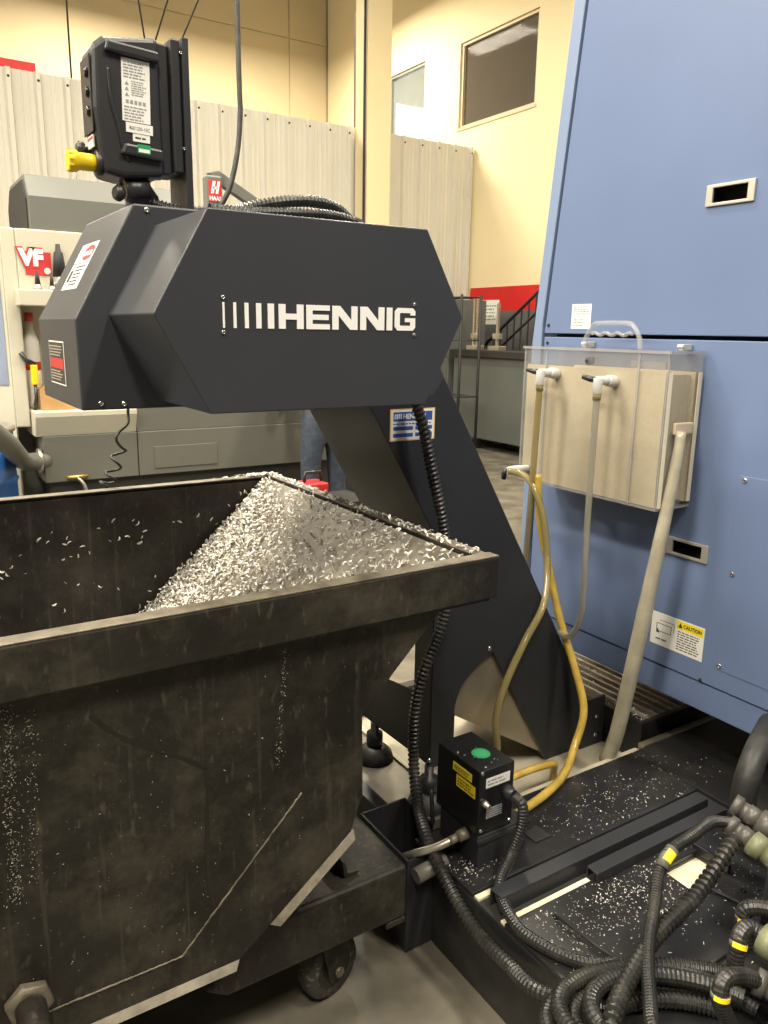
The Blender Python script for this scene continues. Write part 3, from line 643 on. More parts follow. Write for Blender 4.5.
# caution label
o_ = (1.990, 1.516, 0.594)
mb = MB(); plate(mb, o_, UmY, UZ, 0, 0.190, 0, 0.106, 0, 0.001); lb = mb.build('caution_label', M['white'], bm_, label='white and yellow caution label')
mb = MB(); plate(mb, o_, UmY, UZ, 0.094, 0.186, 0.076, 0.102, 0.001, 0.0014); mb.build('yellow_band', M['label_yellow'], lb)
lettering('CAUTION', (1.990, 1.516 - 0.117, 0.594 + 0.083), UmY, UZ, 0.017, 0.0019, M['ink'], lb, bold=0.0006, width=0.064)
mb = MB(); mb.add([fr(o_, UmY, UZ, a, b, 0.0018) for a, b in ((0.099, 0.081), (0.114, 0.081), (0.1065, 0.098))], [(0, 1, 2)])
fine_print(mb, o_, UmY, UZ, 0.098, 0.18, 0.008, 0.072, 8, 0.0012, 3)
fine_print(mb, o_, UmY, UZ, 0.02, 0.07, 0.016, 0.026, 1, 0.0012, 5)
for a, b, c, d in ((0.02, 0.045, 0.075, 0.047), (0.02, 0.070, 0.075, 0.072), (0.02, 0.045, 0.022, 0.072), (0.073, 0.045, 0.075, 0.072), (0.03, 0.082, 0.085, 0.0835), (0.084, 0.056, 0.0855, 0.083)):
    plate(mb, o_, UmY, UZ, a, c, b, d, 0.0012, 0.0015)
mb.add([fr(o_, UmY, UZ, a, b, 0.0015) for a, b in ((0.02, 0.04), (0.034, 0.04), (0.024, 0.056))], [(0, 1, 2)])
mb.build('print', M['ink'], lb)
o_ = (1.990, 1.953, 1.564)
mb = MB(); plate(mb, o_, UmY, UZ, 0, 0.086, 0, 0.080, 0, 0.001); lb = mb.build('spec_label', M['white'], bm_)
mb = MB(); fine_print(mb, o_, UmY, UZ, 0.008, 0.078, 0.045, 0.075, 4, 0.0012, 8); fine_print(mb, o_, UmY, UZ, 0.012, 0.06, 0.008, 0.034, 3, 0.0012, 9); mb.build('print', M['grey_ink'], lb)

# ================================================================== COOLANT TANK UNDER THE MACHINE
tk = thing('coolant_tank', 'low black coolant tank with lids running under the blue machine', 'tank', (1.6, 0.7, 0))
mb = MB(); mb.prism([(1.054, -0.4), (3.0, -0.4), (3.0, 1.475), (1.125, 1.475), (1.125, 1.385), (1.054, 1.385)], 'z', 0.0, 0.238); mb.build('body', M['tank'], tk, 0.004)
# lids on top with real gaps between them
def lid(x0, x1, y0, y1, z=0.25, holes=None, name='lid'):
    mb = MB()
    if holes:
        hx0, hx1, hy0, hy1 = holes
        grid_holes(mb, [x0, hx0, hx1, x1], [y0, hy0, hy1, y1], {(1, 1)}, lambda a, b, s: (a, b, z - 0.012 * s))
    else: mb.box(x0, x1, y0, y1, z - 0.012, z)
    return mb.build(name, M['tank'], tk, 0.002)
lid(1.056, 1.90, 1.232, 1.473); lid(1.904, 2.98, 0.9, 1.473)
lid(1.056, 1.90, 0.35, 1.118, holes=(1.515, 1.640, 0.965, 1.045)); lid(1.904, 2.98, -0.39, 0.896); lid(1.056, 1.90, -0.39, 0.346)
MB().box(1.056, 1.90, 1.118, 1.232, 0.2375, 0.2395).build('channel_floor', M['mill_black'], tk)
MB().box(1.060, 1.345, 1.212, 1.228, 0.239, 0.246).build('slot_strip', M['pale'], tk)
MB().box(1.060, 1.335, 1.121, 1.134, 0.239, 0.246).build('slot_strip', M['pale'], tk)
MB().box(1.515, 1.640, 0.965, 1.045, 0.2375, 0.2395).build('opening_floor', M['pale'], tk)
mb = MB(); mb.box(1.640, 1.652, 0.955, 1.06, 0.25, 0.275); mb.box(1.51, 1.652, 1.045, 1.056, 0.25, 0.262); mb.build('opening_lip', M['tank'], tk, 0.002)
def channel(x0, x1, y0, y1, z0, z1):
    mb = MB(); t = 0.004
    mb.box(x0, x1, y0, y1, z1 - t, z1); mb.box(x0, x1, y0, y0 + t, z0, z1 - t); mb.box(x0, x1, y1 - t, y1, z0, z1 - t)
    return mb.build('channel_bar', M['black'], tk, 0.0012)
channel(1.075, 1.835, 1.152, 1.192, 0.2395, 0.285); channel(1.335, 1.845, 1.100, 1.136, 0.25, 0.278)
for pts in ([(1.165, 1.069, 0.262), (1.175, 0.95, 0.262), (1.19, 0.91, 0.254)], [(1.294, 0.797, 0.258), (1.419, 0.796, 0.258)], [(1.545, 0.95, 0.258), (1.57, 0.855, 0.258)]):
    MB().tube(pts, 0.0042, 6).build('lid_handle', M['dark_metal'], tk)
for (x, y) in ((1.17, 1.072), (1.475, 0.865), (1.47, 0.80), (1.62, 0.90), (1.655, 0.885), (1.42, 1.262), (1.865, 1.20), (1.875, 1.12), (1.86, 1.07)):
    screw(tk, (x, y, 0.25), UZ, 0.008, 'black_gloss', 'bolt')
mb = MB(); plate(mb, (1.315, 1.292, 0.2505), UX, (0, 1, 0), 0, 0.055, 0, 0.05, 0, 0.004); mb.build('sight_plate', M['dark_metal'], tk, 0.001)
# side tray with open top on the left end
mb = MB(); x0, x1, y0, y1, t = 0.975, 1.124, 1.387, 1.62, 0.006
mb.box(x0, x1, y0, y0 + t, 0.0, 0.268); mb.box(x0, x0 + t, y0 + t, y1, 0.0, 0.268); mb.box(x1 - t, x1, y0 + t + 0.09, y1, 0.0, 0.268); mb.box(x0 + t, x1 - t, y1 - t, y1, 0.0, 0.268); mb.box(x0 + t, x1 - t, y0 + t, y1 - t, 0.03, 0.036)
mb.build('side_tray', M['black'], tk, 0.0015)
mb = MB(); mb.tube([(0.985, 1.366, 0.236), (1.075, 1.366, 0.246)], 0.020, 16); mb.build('roller', M['tag_grey'], tk)
# conveyor pit
mb = MB(); mb.box(1.335, 2.45, 1.503, 2.28, 0.12, 0.150); mb.build('pit_floor', M['pit'], tk)
mb = MB(); mb.box(1.13, 1.318, 1.625, 2.28, 0.12, 0.150); mb.build('pit_plate', M['pit_plate'], tk)
mb = MB(); mb.box(1.318, 1.335, 1.503, 2.28, 0.12, 0.158); mb.build('pit_ledge', M['pale'], tk)
mb = MB(); mb.box(1.09, 1.13, 1.625, 2.28, 0.0, 0.19); mb.box(1.13, 2.45, 2.28, 2.32, 0.0, 0.22); mb.box(1.09, 2.45, 2.32, 2.33, 0.0, 0.05); mb.box(1.13, 2.45, 1.625, 2.28, 0.0, 0.12); mb.build('pit_wall', M['tank'], tk)
mb = MB(); mb.box(1.30, 1.95, 1.476, 1.502, 0.10, 0.238); mb.build('pit_rim', M['pit'], tk, 0.002)
mb = MB(); mb.box(1.96, 2.40, 1.476, 1.50, 0.10, 0.252); mb.build('pit_rim', M['stainless'], tk, 0.002)

# drain grate under the machine, each bar its own part
gr = thing('floor_grate', 'steel bar grate covered with chips under the blue machine', 'grate', (2.18, 1.75, 0.15))
mb = MB(); mb.box(2.01, 2.05, 1.53, 2.10, 0.151, 0.29); mb.box(2.36, 2.40, 1.53, 2.10, 0.151, 0.29); mb.box(2.05, 2.36, 1.53, 1.55, 0.151, 0.29); mb.box(2.05, 2.36, 2.08, 2.10, 0.151, 0.29); mb.build('grate_frame', M['tank'], gr, 0.002)
mb = MB(); mb.box(2.05, 2.36, 1.55, 2.08, 0.20, 0.21); mb.build('catch_tray', M['tank'], gr)
bar0 = None
for k in range(8):
    if bar0 is None: bar0 = MB().box(-0.006, 0.006, 1.55, 2.08, 0.245, 0.29).build('grate_bar', M['grate_steel']); o = bar0
    else: o = bpy.data.objects.new('grate_bar', bar0.data); COL.objects.link(o)
    o.location = (2.07 + k * 0.0385, 0, 0); attach(o, gr)
# ================================================================== CHIP CONVEYOR
cv = thing('chip_conveyor', 'charcoal inclined chip conveyor with white HENNIG lettering on its head cover', 'conveyor', (1.35, 1.9, 0.15))
YI, YB = 1.70, 2.12
mb = MB(); t = 0.003
hp = [(0.473, 1.793), (1.09, 1.793), (1.275, 1.43), (1.24, 1.378), (0.346, 1.378), (0.345, 1.562)]
mb.prism(hp, 'y', YI, YB); mb.build('head_housing', M['cover'], cv, 0.004)
ip = [(1.02, 1.40), (1.26, 1.45), (1.285, 1.415), (1.945, 0.305), (1.985, 0.305), (2.005, 0.150), (1.755, 0.150)]
mb = MB(); mb.prism(ip, 'y', YI + 0.001, YB - 0.03); mb.build('incline', M['black'], cv, 0.003)
# plate added under the incline, coloured for sheen from the cream pit floor
d = Vector((1.755 - 1.02, 0, 0.15 - 1.40)).normalized(); n_ = Vector((-d.z, 0, d.x)); n_ = n_ if n_.x < 0 else -n_
a = Vector((1.045, 0, 1.372)); b = Vector((1.755, 0, 0.152))
mb = MB(); q = [(a.x, a.z), (b.x, b.z), (b.x + n_.x * 0.004, b.z + n_.z * 0.004), (a.x + n_.x * 0.004, a.z + n_.z * 0.004)]
mb.prism(q, 'y', YI + 0.004, YB - 0.034); mb.build('underside_sheen', mat('underside_sheen_metal', (0.12, 0.105, 0.08), 0.38, metal=0.6, var=0.15, scale=4, bump=0.05, bscale=120), cv)
# hexagonal drive cover
hexa = [(0.515, 1.754), (0.987, 1.754), (1.087, 1.578), (0.992, 1.394), (0.509, 1.394), (0.411, 1.572)]
mb = MB(); mb.prism(hexa, 'y', 1.39, YI - 0.001); cov = mb.build('drive_cover', M['cover'], cv, 0.0025)
# stripes and letters of the name
YT = 1.39
def glyph(x0, x1, rects, polys=()):
    mb = MB(); w = x1 - x0; z0, h = 1.5495, 0.0455
    for (a0, a1, b0, b1) in rects: mb.box(x0 + a0 * w, x0 + a1 * w, YT - 0.0015, YT, z0 + b0 * h, z0 + b1 * h)
    for p in polys: mb.prism([(x0 + a * w, z0 + b * h) for a, b in p], 'y', YT - 0.0016, YT)
    return mb.build('letter', M['print_white'], cov)
for i, (xc, w) in enumerate(((0.539, 0.0035), (0.5605, 0.0055), (0.5835, 0.0075), (0.6075, 0.0100), (0.6320, 0.0125))):
    MB().box(xc - w / 2, xc + w / 2, YT - 0.0015, YT, 1.5495, 1.595).build('stripe', M['print_white'], cov)
glyph(0.6480, 0.7000, [(0, 0.27, 0, 1), (0.73, 1, 0, 1), (0.27, 0.73, 0.38, 0.62)])
glyph(0.7060, 0.7570, [(0, 0.26, 0, 1), (0.26, 1, 0, 0.22), (0.26, 1, 0.78, 1), (0.26, 0.95, 0.39, 0.61)])
for a in (0.7630, 0.8265): glyph(a, a + 0.057, [], [[(0, 0), (0, 1), (0.30, 1), (0.76, 0.40), (0.76, 1), (1, 1), (1, 0), (0.70, 0), (0.24, 0.60), (0.24, 0)]])
glyph(0.8895, 0.9030, [(0, 1, 0, 1)])
glyph(0.9090, 0.9600, [], [[(0.14, 0), (0, 0.16), (0, 0.84), (0.14, 1), (0.88, 1), (1, 0.86), (1, 0.68), (0.76, 0.68), (0.76, 0.78), (0.27, 0.78), (0.24, 0.74), (0.24, 0.26), (0.27, 0.22), (0.76, 0.22), (0.76, 0.38), (0.50, 0.38), (0.50, 0.56), (1, 0.56), (1, 0.14), (0.88, 0)]])
for x, z in ((0.5385, 1.6035), (0.5375, 1.5415), (0.9575, 1.6035), (0.9585, 1.5415)): screw(cov, (x, YT, z), NY, 0.0042)
# screws of the housing
for x, z in ((0.385, 1.392), (0.432, 1.390), (0.500, 1.782)): screw(cv, (x, YI, z), NY, 0.006)
# housing labels
dd = Vector((0.128, 0, 0.231)).normalized()
o_ = Vector((0.3815, 2.005, 1.6275)); n_s = Vector(UmY).cross(dd)
mb = MB(); plate(mb, o_, UmY, dd, 0, 0.160, 0, 0.118, 0, 0.0012); lb = mb.build('warning_label', M['white'], cv, label='white warning label with red oval')
mb = MB(); mb.add([fr(o_, UmY, dd, 0.105 + 0.05 * math.cos(k * math.pi / 9), 0.092 + 0.02 * math.sin(k * math.pi / 9), 0.0018) for k in range(18)], [tuple(range(18))]); mb.build('red_oval', M['label_red'], lb)
mb = MB(); fine_print(mb, o_, UmY, dd, 0.05, 0.15, 0.008, 0.062, 6, 0.0014, 12)
plate(mb, o_, UmY, dd, 0.012, 0.04, 0.02, 0.05, 0.0014, 0.0017); plate(mb, o_, UmY, dd, 0.004, 0.156, 0.066, 0.068, 0.0014, 0.0017); mb.build('print', M['ink'], lb)
lettering('DANGER', tuple(o_ + Vector(UmY) * 0.065 + dd * 0.084), UmY, dd, 0.018, 0.0021, M['print_white'], lb, bold=0.0005, width=0.08)
o_ = (0.345, 2.003, 1.419)
mb = MB(); plate(mb, o_, UmY, UZ, 0, 0.168, 0, 0.096, 0, 0.0008); lb = mb.build('rating_label', M['white'], cv, label='black and red instruction label with white border')
mb = MB(); plate(mb, o_, UmY, UZ, 0.004, 0.164, 0.003, 0.093, 0.0008, 0.0012); mb.build('label_field', M['label_black'], lb)
mb = MB(); plate(mb, o_, UmY, UZ, 0.010, 0.158, 0.036, 0.058, 0.0012, 0.0016); mb.build('red_band', M['label_red'], lb)
mb = MB(); fine_print(mb, o_, UmY, UZ, 0.014, 0.154, 0.062, 0.088, 4, 0.0018, 21); fine_print(mb, o_, UmY, UZ, 0.014, 0.154, 0.008, 0.033, 4, 0.0018, 22); mb.build('print', M['bezel'], lb)
# identity plate on the incline
o_ = (1.103, YI, 1.267)
mb = MB(); plate(mb, o_, UX, UZ, 0, 0.143, 0, 0.084, 0, 0.001); lb = mb.build('identity_plate', M['label_orange'], cv, label='white and blue maker plate with orange border')
mb = MB(); plate(mb, o_, UX, UZ, 0.003, 0.140, 0.003, 0.081, 0.001, 0.0014); mb.build('plate_field', M['white'], lb)
mb = MB(); plate(mb, o_, UX, UZ, 0.010, 0.106, 0.052, 0.076, 0.0014, 0.0018); plate(mb, o_, UX, UZ, 0.112, 0.134, 0.052, 0.076, 0.0014, 0.0018)
for z in (0.028, 0.010):
    plate(mb, o_, UX, UZ, 0.010, 0.072, z, z + 0.010, 0.0014, 0.0018); plate(mb, o_, UX, UZ, 0.080, 0.134, z, z + 0.010, 0.0014, 0.0018)
mb.build('blue_fields', M['label_blue'], lb)
mb = MB()
for k in range(4): plate(mb, o_, UX, UZ, 0.014 + k * 0.006, 0.0165 + k * 0.0064, 0.058, 0.071, 0.0018, 0.0021)
mb.build('white_stripes', M['print_white'], lb)
lettering('HENNIG', (1.103 + 0.040, YI, 1.267 + 0.058), UX, UZ, 0.018, 0.0021, M['print_white'], lb, bold=0.0006, width=0.062)
mb = MB(); fine_print(mb, o_, UX, UZ, 0.010, 0.130, 0.041, 0.049, 1, 0.0016, 31); mb.build('print', M['label_blue'], lb)
# support leg: front plate with arc cut gusset, side panel with triangular window
gp = [(1.264, 0.272), (1.352, 0.272), (1.352, 0.43)]
for k in range(0, 9):
    a = math.radians(180 - k * 8.5); gp.append((1.56 + 0.21 * math.cos(a), 0.43 + 0.175 * math.sin(a)))
gp += [(1.495, 0.600), (1.30, 0.925), (1.264, 0.90)]
mb = MB(); mb.prism(gp, 'y', YI - 0.003, YI + 0.004); mb.build('leg_front_plate', M['black'], cv, 0.0012)
mb = MB(); grid_holes(mb, [0, 1, 2, 3], [0, 1, 2, 3], {(1, 1)},
    lambda a, b, s: (1.264 - 0.005 * s, *[[(1.70, 0.285), (1.79, 0.285), (1.95, 0.28), (2.09, 0.278)], [(1.70, 0.47), (1.782, 0.492), (1.925, 0.470), (2.09, 0.47)], [(1.70, 0.65), (1.782, 0.650), (1.800, 0.650), (2.09, 0.65)], [(1.70, 0.92), (1.782, 0.92), (1.86, 0.92), (2.09, 0.92)]][b][a]))
mb.build('leg_side_panel', M['black'], cv, 0.001)
mb = MB(); mb.prism(gp, 'y', YB - 0.036, YB - 0.03); mb.build('leg_rear_plate', M['black'], cv, 0.0012)
mb = MB(); mb.prism([(1.345, 0.425), (1.33, 0.62), (1.49, 0.62), (1.77, 0.160)], 'y', YI + 0.012, YI + 0.016); mb.build('gusset_liner', M['stainless'], cv)
screw(cv, (1.477, YI - 0.003, 0.612), NY, 0.008); screw(cv, (1.262, YI - 0.003, 0.30), NY, 0.007)
for y in (1.70, 2.01):
    mb = MB(); mb.lathe((1.265, y, 0.150), [(0.062, 0), (0.064, 0.008), (0.058, 0.026), (0.038, 0.046), (0.028, 0.050)], 24)
    ft = mb.build('levelling_foot', M['rubber'], cv)
    MB().lathe((1.265, y, 0.199), [(0.026, 0), (0.028, 0.008), (0.028, 0.045), (0.014, 0.048), (0.014, 0.085)], 12).build('foot_stud', M['plastic'], ft)
# foot block at the bottom end of the incline
mb = MB(); mb.box(1.90, 2.008, YI - 0.012, YI, 0.152, 0.33); mb.build('end_block', M['black'], cv, 0.002)
for z in (0.19, 0.26): screw(cv, (1.97, YI - 0.012, z), NY, 0.007)

# control box on a plate on top of the head
hm = thing('conveyor_controller', 'black conveyor control box with yellow stop knob on top of the head', 'control box', (0.56, 1.95, 1.793))
hb = [(0.458, 1.872), (0.500, 1.865), (0.590, 1.876), (0.588, 2.158), (0.470, 2.141), (0.447, 2.122), (0.444, 2.00), (0.450, 1.93)]
mb = MB(); mb.prism(hb, 'y', 1.85, 1.955); mb.build('housing', M['plastic'], hm, 0.012, 3)
mb = MB(); mb.prism([(0.588, 1.882), (0.612, 1.885), (0.612, 2.150), (0.588, 2.152)], 'y', 1.862, 1.95); mb.prism([(0.612, 1.888), (0.634, 1.888), (0.634, 2.162), (0.612, 2.162)], 'y', 1.848, 1.960); mb.build('heat_sink', M['plastic'], hm, 0.004)
mb = MB(); mb.box(0.637, 0.652, 1.842, 1.965, 1.795, 2.166); mb.build('mounting_plate', M['black'], hm, 0.002)
for z in (1.94, 2.135): screw(hm, (0.6355, 1.8475, z), NY, 0.004)
mb = MB(); mb.prism([(0.470, 2.110), (0.585, 2.104), (0.585, 2.126), (0.476, 2.132)], 'y', 1.838, 1.852); mb.build('ridge', M['plastic'], hm, 0.005)
mb = MB(); mb.prism([(0.492, 1.912), (0.585, 1.905), (0.585, 1.930), (0.502, 1.935)], 'y', 1.838, 1.852); mb.build('ridge', M['plastic'], hm, 0.005)
mb = MB(); mb.tube(spline([(0.478, 1.851, 2.08), (0.480, 1.849, 2.02), (0.492, 1.849, 1.97), (0.500, 1.849, 1.93), (0.512, 1.851, 1.90)]), 0.004, 6); mb.build('trim_bead', M['plastic'], hm)
# front face details facing -x
mb = MB(); plate(mb, (0.4445, 1.942, 1.955), UmY, UZ, 0, 0.08, 0, 0.150, 0.0, 0.003); mb.build('front_panel', M['label_black'], hm, 0.001)
for (y, z) in ((1.882, 2.072), (1.882, 2.034), (1.882, 1.996)):
    MB().lathe((0.443, y, z), [(0.011, 0), (0.010, 0.006), (0.008, 0.008)], 14, NX).build('button', M['black_gloss'], hm)
mb = MB(); plate(mb, (0.4455, 1.915, 1.925), UmY, UZ, 0, 0.045, 0, 0.024, 0.0, 0.0035); mb.build('front_sticker', M['white'], hm)
mb = MB(); plate(mb, (0.4455, 1.915, 1.940), UmY, UZ, 0, 0.045, 0, 0.006, 0.0036, 0.004); mb.build('sticker_band', M['label_red'], hm)
mb = MB(); mb.lathe((0.449, 1.925, 1.925), [(0.008, 0), (0.008, 0.012), (0.016, 0.014), (0.018, 0.026), (0.012, 0.030)], 9, NX); mb.build('selector_knob', M['plastic'], hm)
mb = MB(); mb.lathe((0.460, 1.880, 1.893), [(0.026, 0), (0.026, 0.012), (0.020, 0.014)], 20, NX); mb.build('knob_collar', M['plastic'], hm)
mb = MB(); mb.lathe((0.446, 1.880, 1.893), [(0.017, 0), (0.018, 0.010), (0.018, 0.034), (0.0225, 0.040), (0.023, 0.052), (0.020, 0.057)], 22, NX); mb.build('stop_knob', M['yellow'], hm)
for k in range(12):
    a = k * math.pi / 6; MB().box(0.389, 0.399, 1.880 + 0.0225 * math.cos(a) - 0.0015, 1.880 + 0.0225 * math.cos(a) + 0.0015, 1.893 + 0.0225 * math.sin(a) - 0.0015, 1.893 + 0.0225 * math.sin(a) + 0.0015).build('grip_rib', M['yellow'], hm)
# side labels
o_ = (0.502, 1.850, 1.981); u_ = Vector((1, 0, -0.03)).normalized(); v_ = Vector((0.03, 0, 1)).normalized()
mb = MB(); plate(mb, o_, u_, v_, 0, 0.060, 0, 0.124, 0.0, 0.001); lb = mb.build('approval_label', M['white'], hm, label='long white label of fine print')
mb = MB(); fine_print(mb, o_, u_, v_, 0.004, 0.052, 0.085, 0.120, 6, 0.0012, 41); fine_print(mb, o_, u_, v_, 0.020, 0.052, 0.052, 0.083, 7, 0.0012, 42)
for k in range(3): mb.add([fr(o_, u_, v_, a, b, 0.0014) for a, b in ((0.006, 0.072 - k * 0.011), (0.015, 0.072 - k * 0.011), (0.0105, 0.080 - k * 0.011))], [(0, 1, 2)])
for k in range(5): plate(mb, o_, u_, v_, 0.008 + k * 0.009, 0.014 + k * 0.009, 0.036, 0.043, 0.0012, 0.0015)
fine_print(mb, o_, u_, v_, 0.004, 0.052, 0.002, 0.032, 5, 0.0012, 43); mb.build('print', M['grey_ink'], lb)
o_ = (0.508, 1.850, 1.959)
mb = MB(); plate(mb, o_, u_, v_, 0, 0.058, 0, 0.020, 0.0012, 0.002); lb = mb.build('serial_label', M['white'], hm)
lettering('8601250-10C', (0.515, 1.850, 1.965), u_, v_, 0.010, 0.0024, M['ink'], lb, width=0.044)
mb = MB(); plate(mb, (0.522, 1.850, 1.942), u_, v_, 0, 0.037, 0, 0.017, 0.0, 0.001); lb = mb.build('serial_label', M['white'], hm)
mb = MB(); fine_print(mb, (0.522, 1.850, 1.942), u_, v_, 0.005, 0.03, 0.004, 0.012, 1, 0.0012, 44); mb.build('print', M['ink'], lb)
mb = MB(); plate(mb, (0.528, 1.8385, 1.917), u_, v_, 0, 0.028, 0, 0.018, 0.0, 0.001); lb = mb.build('inspection_label', M['label_green'], hm)
mb = MB(); plate(mb, (0.528, 1.8385, 1.917), u_, v_, 0.002, 0.026, 0.002, 0.009, 0.0012, 0.0016); mb.build('print', M['white'], lb)
# pivot and cable gland below the box
mb = MB(); mb.tube([(0.53, 1.90, 1.872), (0.54, 1.90, 1.845), (0.57, 1.90, 1.82)], [0.032, 0.034, 0.026], 14); mb.tube([(0.506, 1.88, 1.845), (0.56, 1.88, 1.85)], 0.022, 10); mb.lathe((0.50, 1.875, 1.835), [(0.014, 0), (0.018, 0.006), (0.018, 0.014), (0.012, 0.02)], 8, (-0.9, -0.3, 0.1)); mb.build('pivot_mount', M['plastic'], hm)
MB().box(0.525, 0.570, 1.915, 1.955, 1.7945, 1.875).build('mount_foot', M['plastic'], hm, 0.006)
mb = MB(); hose(mb, [(0.56, 1.885, 1.825), (0.60, 1.88, 1.815), (0.632, 1.88, 1.812)], 0.014, 10, 0.25, 0.009); mb.build('cable_gland', M['rubber'], hm)
# conduits lying over the housing
for pts, r, lab in (([(0.665, 1.88, 1.812), (0.74, 1.86, 1.815), (0.80, 1.84, 1.832), (0.871, 1.83, 1.848), (0.95, 1.83, 1.856), (1.02, 1.84, 1.848), (1.075, 1.86, 1.818), (1.092, 1.88, 1.795)], 0.015, 'thick black ribbed conduit arching over the conveyor head'),
                    ([(0.665, 1.78, 1.810), (0.74, 1.78, 1.809), (0.85, 1.77, 1.815), (0.95, 1.77, 1.820), (1.03, 1.78, 1.814), (1.07, 1.80, 1.81)], 0.012, 'thinner ribbed conduit lying low on the conveyor head')):
    mb = MB(); hose(mb, pts, r, 10, 0.22, 0.010); tag(mb.build('ribbed_conduit', M['conduit']), lab, 'conduit', 'conduits over the conveyor head')
# dangling coiled cord behind the head
cord = [(0.628,2.43,1.302), (0.623,2.42,1.263), (0.595,2.42,1.238), (0.582,2.41,1.217), (0.598,2.42,1.192), (0.615,2.43,1.178), (0.590,2.44,1.168), (0.567,2.43,1.163), (0.583,2.41,1.144), (0.594,2.42,1.127), (0.570,2.44,1.117), (0.547,2.43,1.116), (0.568,2.41,1.098), (0.577,2.42,1.087), (0.555,2.44,1.079), (0.531,2.43,1.088), (0.552,2.42,1.069), (0.56,2.43,1.04), (0.54,2.43,0.98), (0.55,2.43,0.60)]
mb = MB(); hose(mb, [(0.59, 2.125, 1.384), (0.61, 2.22, 1.372), (0.628, 2.38, 1.345)] + cord, 0.0045, 6)
tag(mb.build('spiral_cable', M['rubber']), 'thin black spiral cable dangling behind the conveyor head', 'cable')
# ================================================================== CHIP BIN
bn = thing('chip_bin', 'large worn dark steel tilting chip bin on casters in the foreground', 'bin', (0.3, 1.8, 0))
YF0, YF1 = 1.25, 2.345
sp = [(-0.62, 1.00), (0.972, 1.00), (0.757, 0.786), (0.760, 0.600), (0.730, 0.520), (0.478, 0.330), (-0.20, 0.330), (-0.62, 0.62)]
for (ya, yb_) in ((YF0, YF0 + 0.008), (YF1 - 0.008, YF1)):
    mb = MB(); mb.prism(sp, 'y', ya, yb_); mb.build('side_plate', M['bin'], bn, 0.002)
# chute, floor and left end as plates
def sheet_xz(p, q, y0, y1, t, m, name):
    d = Vector((q[0] - p[0], q[1] - p[1])).normalized(); n = Vector((-d.y, d.x)) * t
    mb = MB(); mb.prism([p, q, (q[0] + n.x, q[1] + n.y), (p[0] + n.x, p[1] + n.y)], 'y', y0, y1); return mb.build(name, m, bn, 0.001)
sheet_xz((0.345, 0.395), (1.036, 1.070), YF0 + 0.008, YF1 - 0.008, 0.006, M['chute'], 'chute_plate')
sheet_xz((-0.30, 0.392), (0.364, 0.392), YF0 + 0.008, YF1 - 0.008, 0.006, M['bin_in'], 'floor_plate')
sheet_xz((-0.62, 1.00), (-0.30, 0.392), YF0 + 0.008, YF1 - 0.008, 0.006, M['bin_in'], 'end_plate')
MB().box(-0.60, 1.05, YF1 - 0.012, YF1 - 0.009, 0.40, 1.066).build('inner_lining', M['bin_in'], bn)
# rim: four rails
mb = MB(); mb.prism([(1.218, 0.992), (1.218, 1.082), (1.252, 1.084), (1.252, 1.076), (1.226, 1.074), (1.226, 0.992)], 'x', -0.65, 1.076); mb.build('rim_rail', M['bin'], bn, 0.003)
MB().box(-0.65, 1.076, 1.219, 1.254, 1.0825, 1.0855).build('rim_worn_edge', M['worn_lit_edge'], bn, 0.001)
mb = MB(); mb.prism([(2.340, 1.066), (2.340, 1.074), (2.374, 1.074), (2.374, 0.985), (2.366, 0.985), (2.366, 1.066)], 'x', -0.65, 1.076); mb.build('rim_rail', M['bin'], bn, 0.003)
MB().box(-0.65, 1.070, 2.336, 2.374, 1.0745, 1.078).build('rim_worn_edge', M['worn_lit_edge'], bn, 0.001)
mb = MB(); mb.prism([(1.040, 1.070), (1.040, 1.078), (1.076, 1.078), (1.076, 0.992), (1.068, 0.992), (1.068, 1.070)], 'y', 1.254, 2.339); mb.build('rim_rail', M['bin'], bn, 0.003)
MB().box(1.041, 1.0765, 1.254, 2.336, 1.0785, 1.081).build('rim_worn_edge', M['worn_lit_edge'], bn, 0.001)
mb = MB(); mb.box(-0.65, -0.612, 1.254, 2.339, 0.99, 1.078); mb.build('rim_rail', M['bin'], bn, 0.003)
# under-rim return of the side plate up to the rail
mb = MB(); mb.box(-0.62, 1.06, 1.2265, 1.25, 0.985, 1.0); mb.build('rim_return', M['bin'], bn)
mb = MB(); mb.box(-0.62, 1.04, 1.25, 1.258, 1.0, 1.075); mb.build('rim_inner', M['bin_in'], bn)
# weld seam; lower-edge flanges coloured paler for the light they catch
mb = MB(); q = resample([Vector((0.618, 1.249, 0.655)), Vector((0.364, 1.249, 0.393)), Vector((-0.2, 1.249, 0.395))], 0.006); rr = random.Random(3)
mb.tube([v + Vector((rr.uniform(-.0008, .0008), 0, rr.uniform(-.0008, .0008))) for v in q], [0.0015 + rr.random() * 0.0010 for _ in q], 6); mb.build('weld_seam', M['worn_lit_edge'], bn)
for (p, q) in (((0.737, 0.530), (0.545, 0.381)), ((0.478, 0.331), (-0.20, 0.331))):
    d = Vector((q[0] - p[0], 0, q[1] - p[1])).normalized(); n = Vector((-d.z, 0, d.x)); n = n if n.z < 0 else -n
    a = [Vector((p[0], 1.25, p[1])), Vector((q[0], 1.25, q[1]))]; e = [v + n * 0.012 + Vector((0, -0.013, 0)) for v in a]
    e[1] += d * -0.012; e[0] += d * 0.012
    vs_ = [a[0], a[1], e[1], e[0]]; vs_ += [v + Vector((0, 0.006, -0.003)) for v in vs_]
    MB().add(vs_, [(0, 1, 2, 3), (7, 6, 5, 4), (0, 3, 7, 4), (1, 5, 6, 2), (2, 6, 7, 3), (0, 4, 5, 1)]).build('edge_flange', M['worn_lit_edge'], bn)
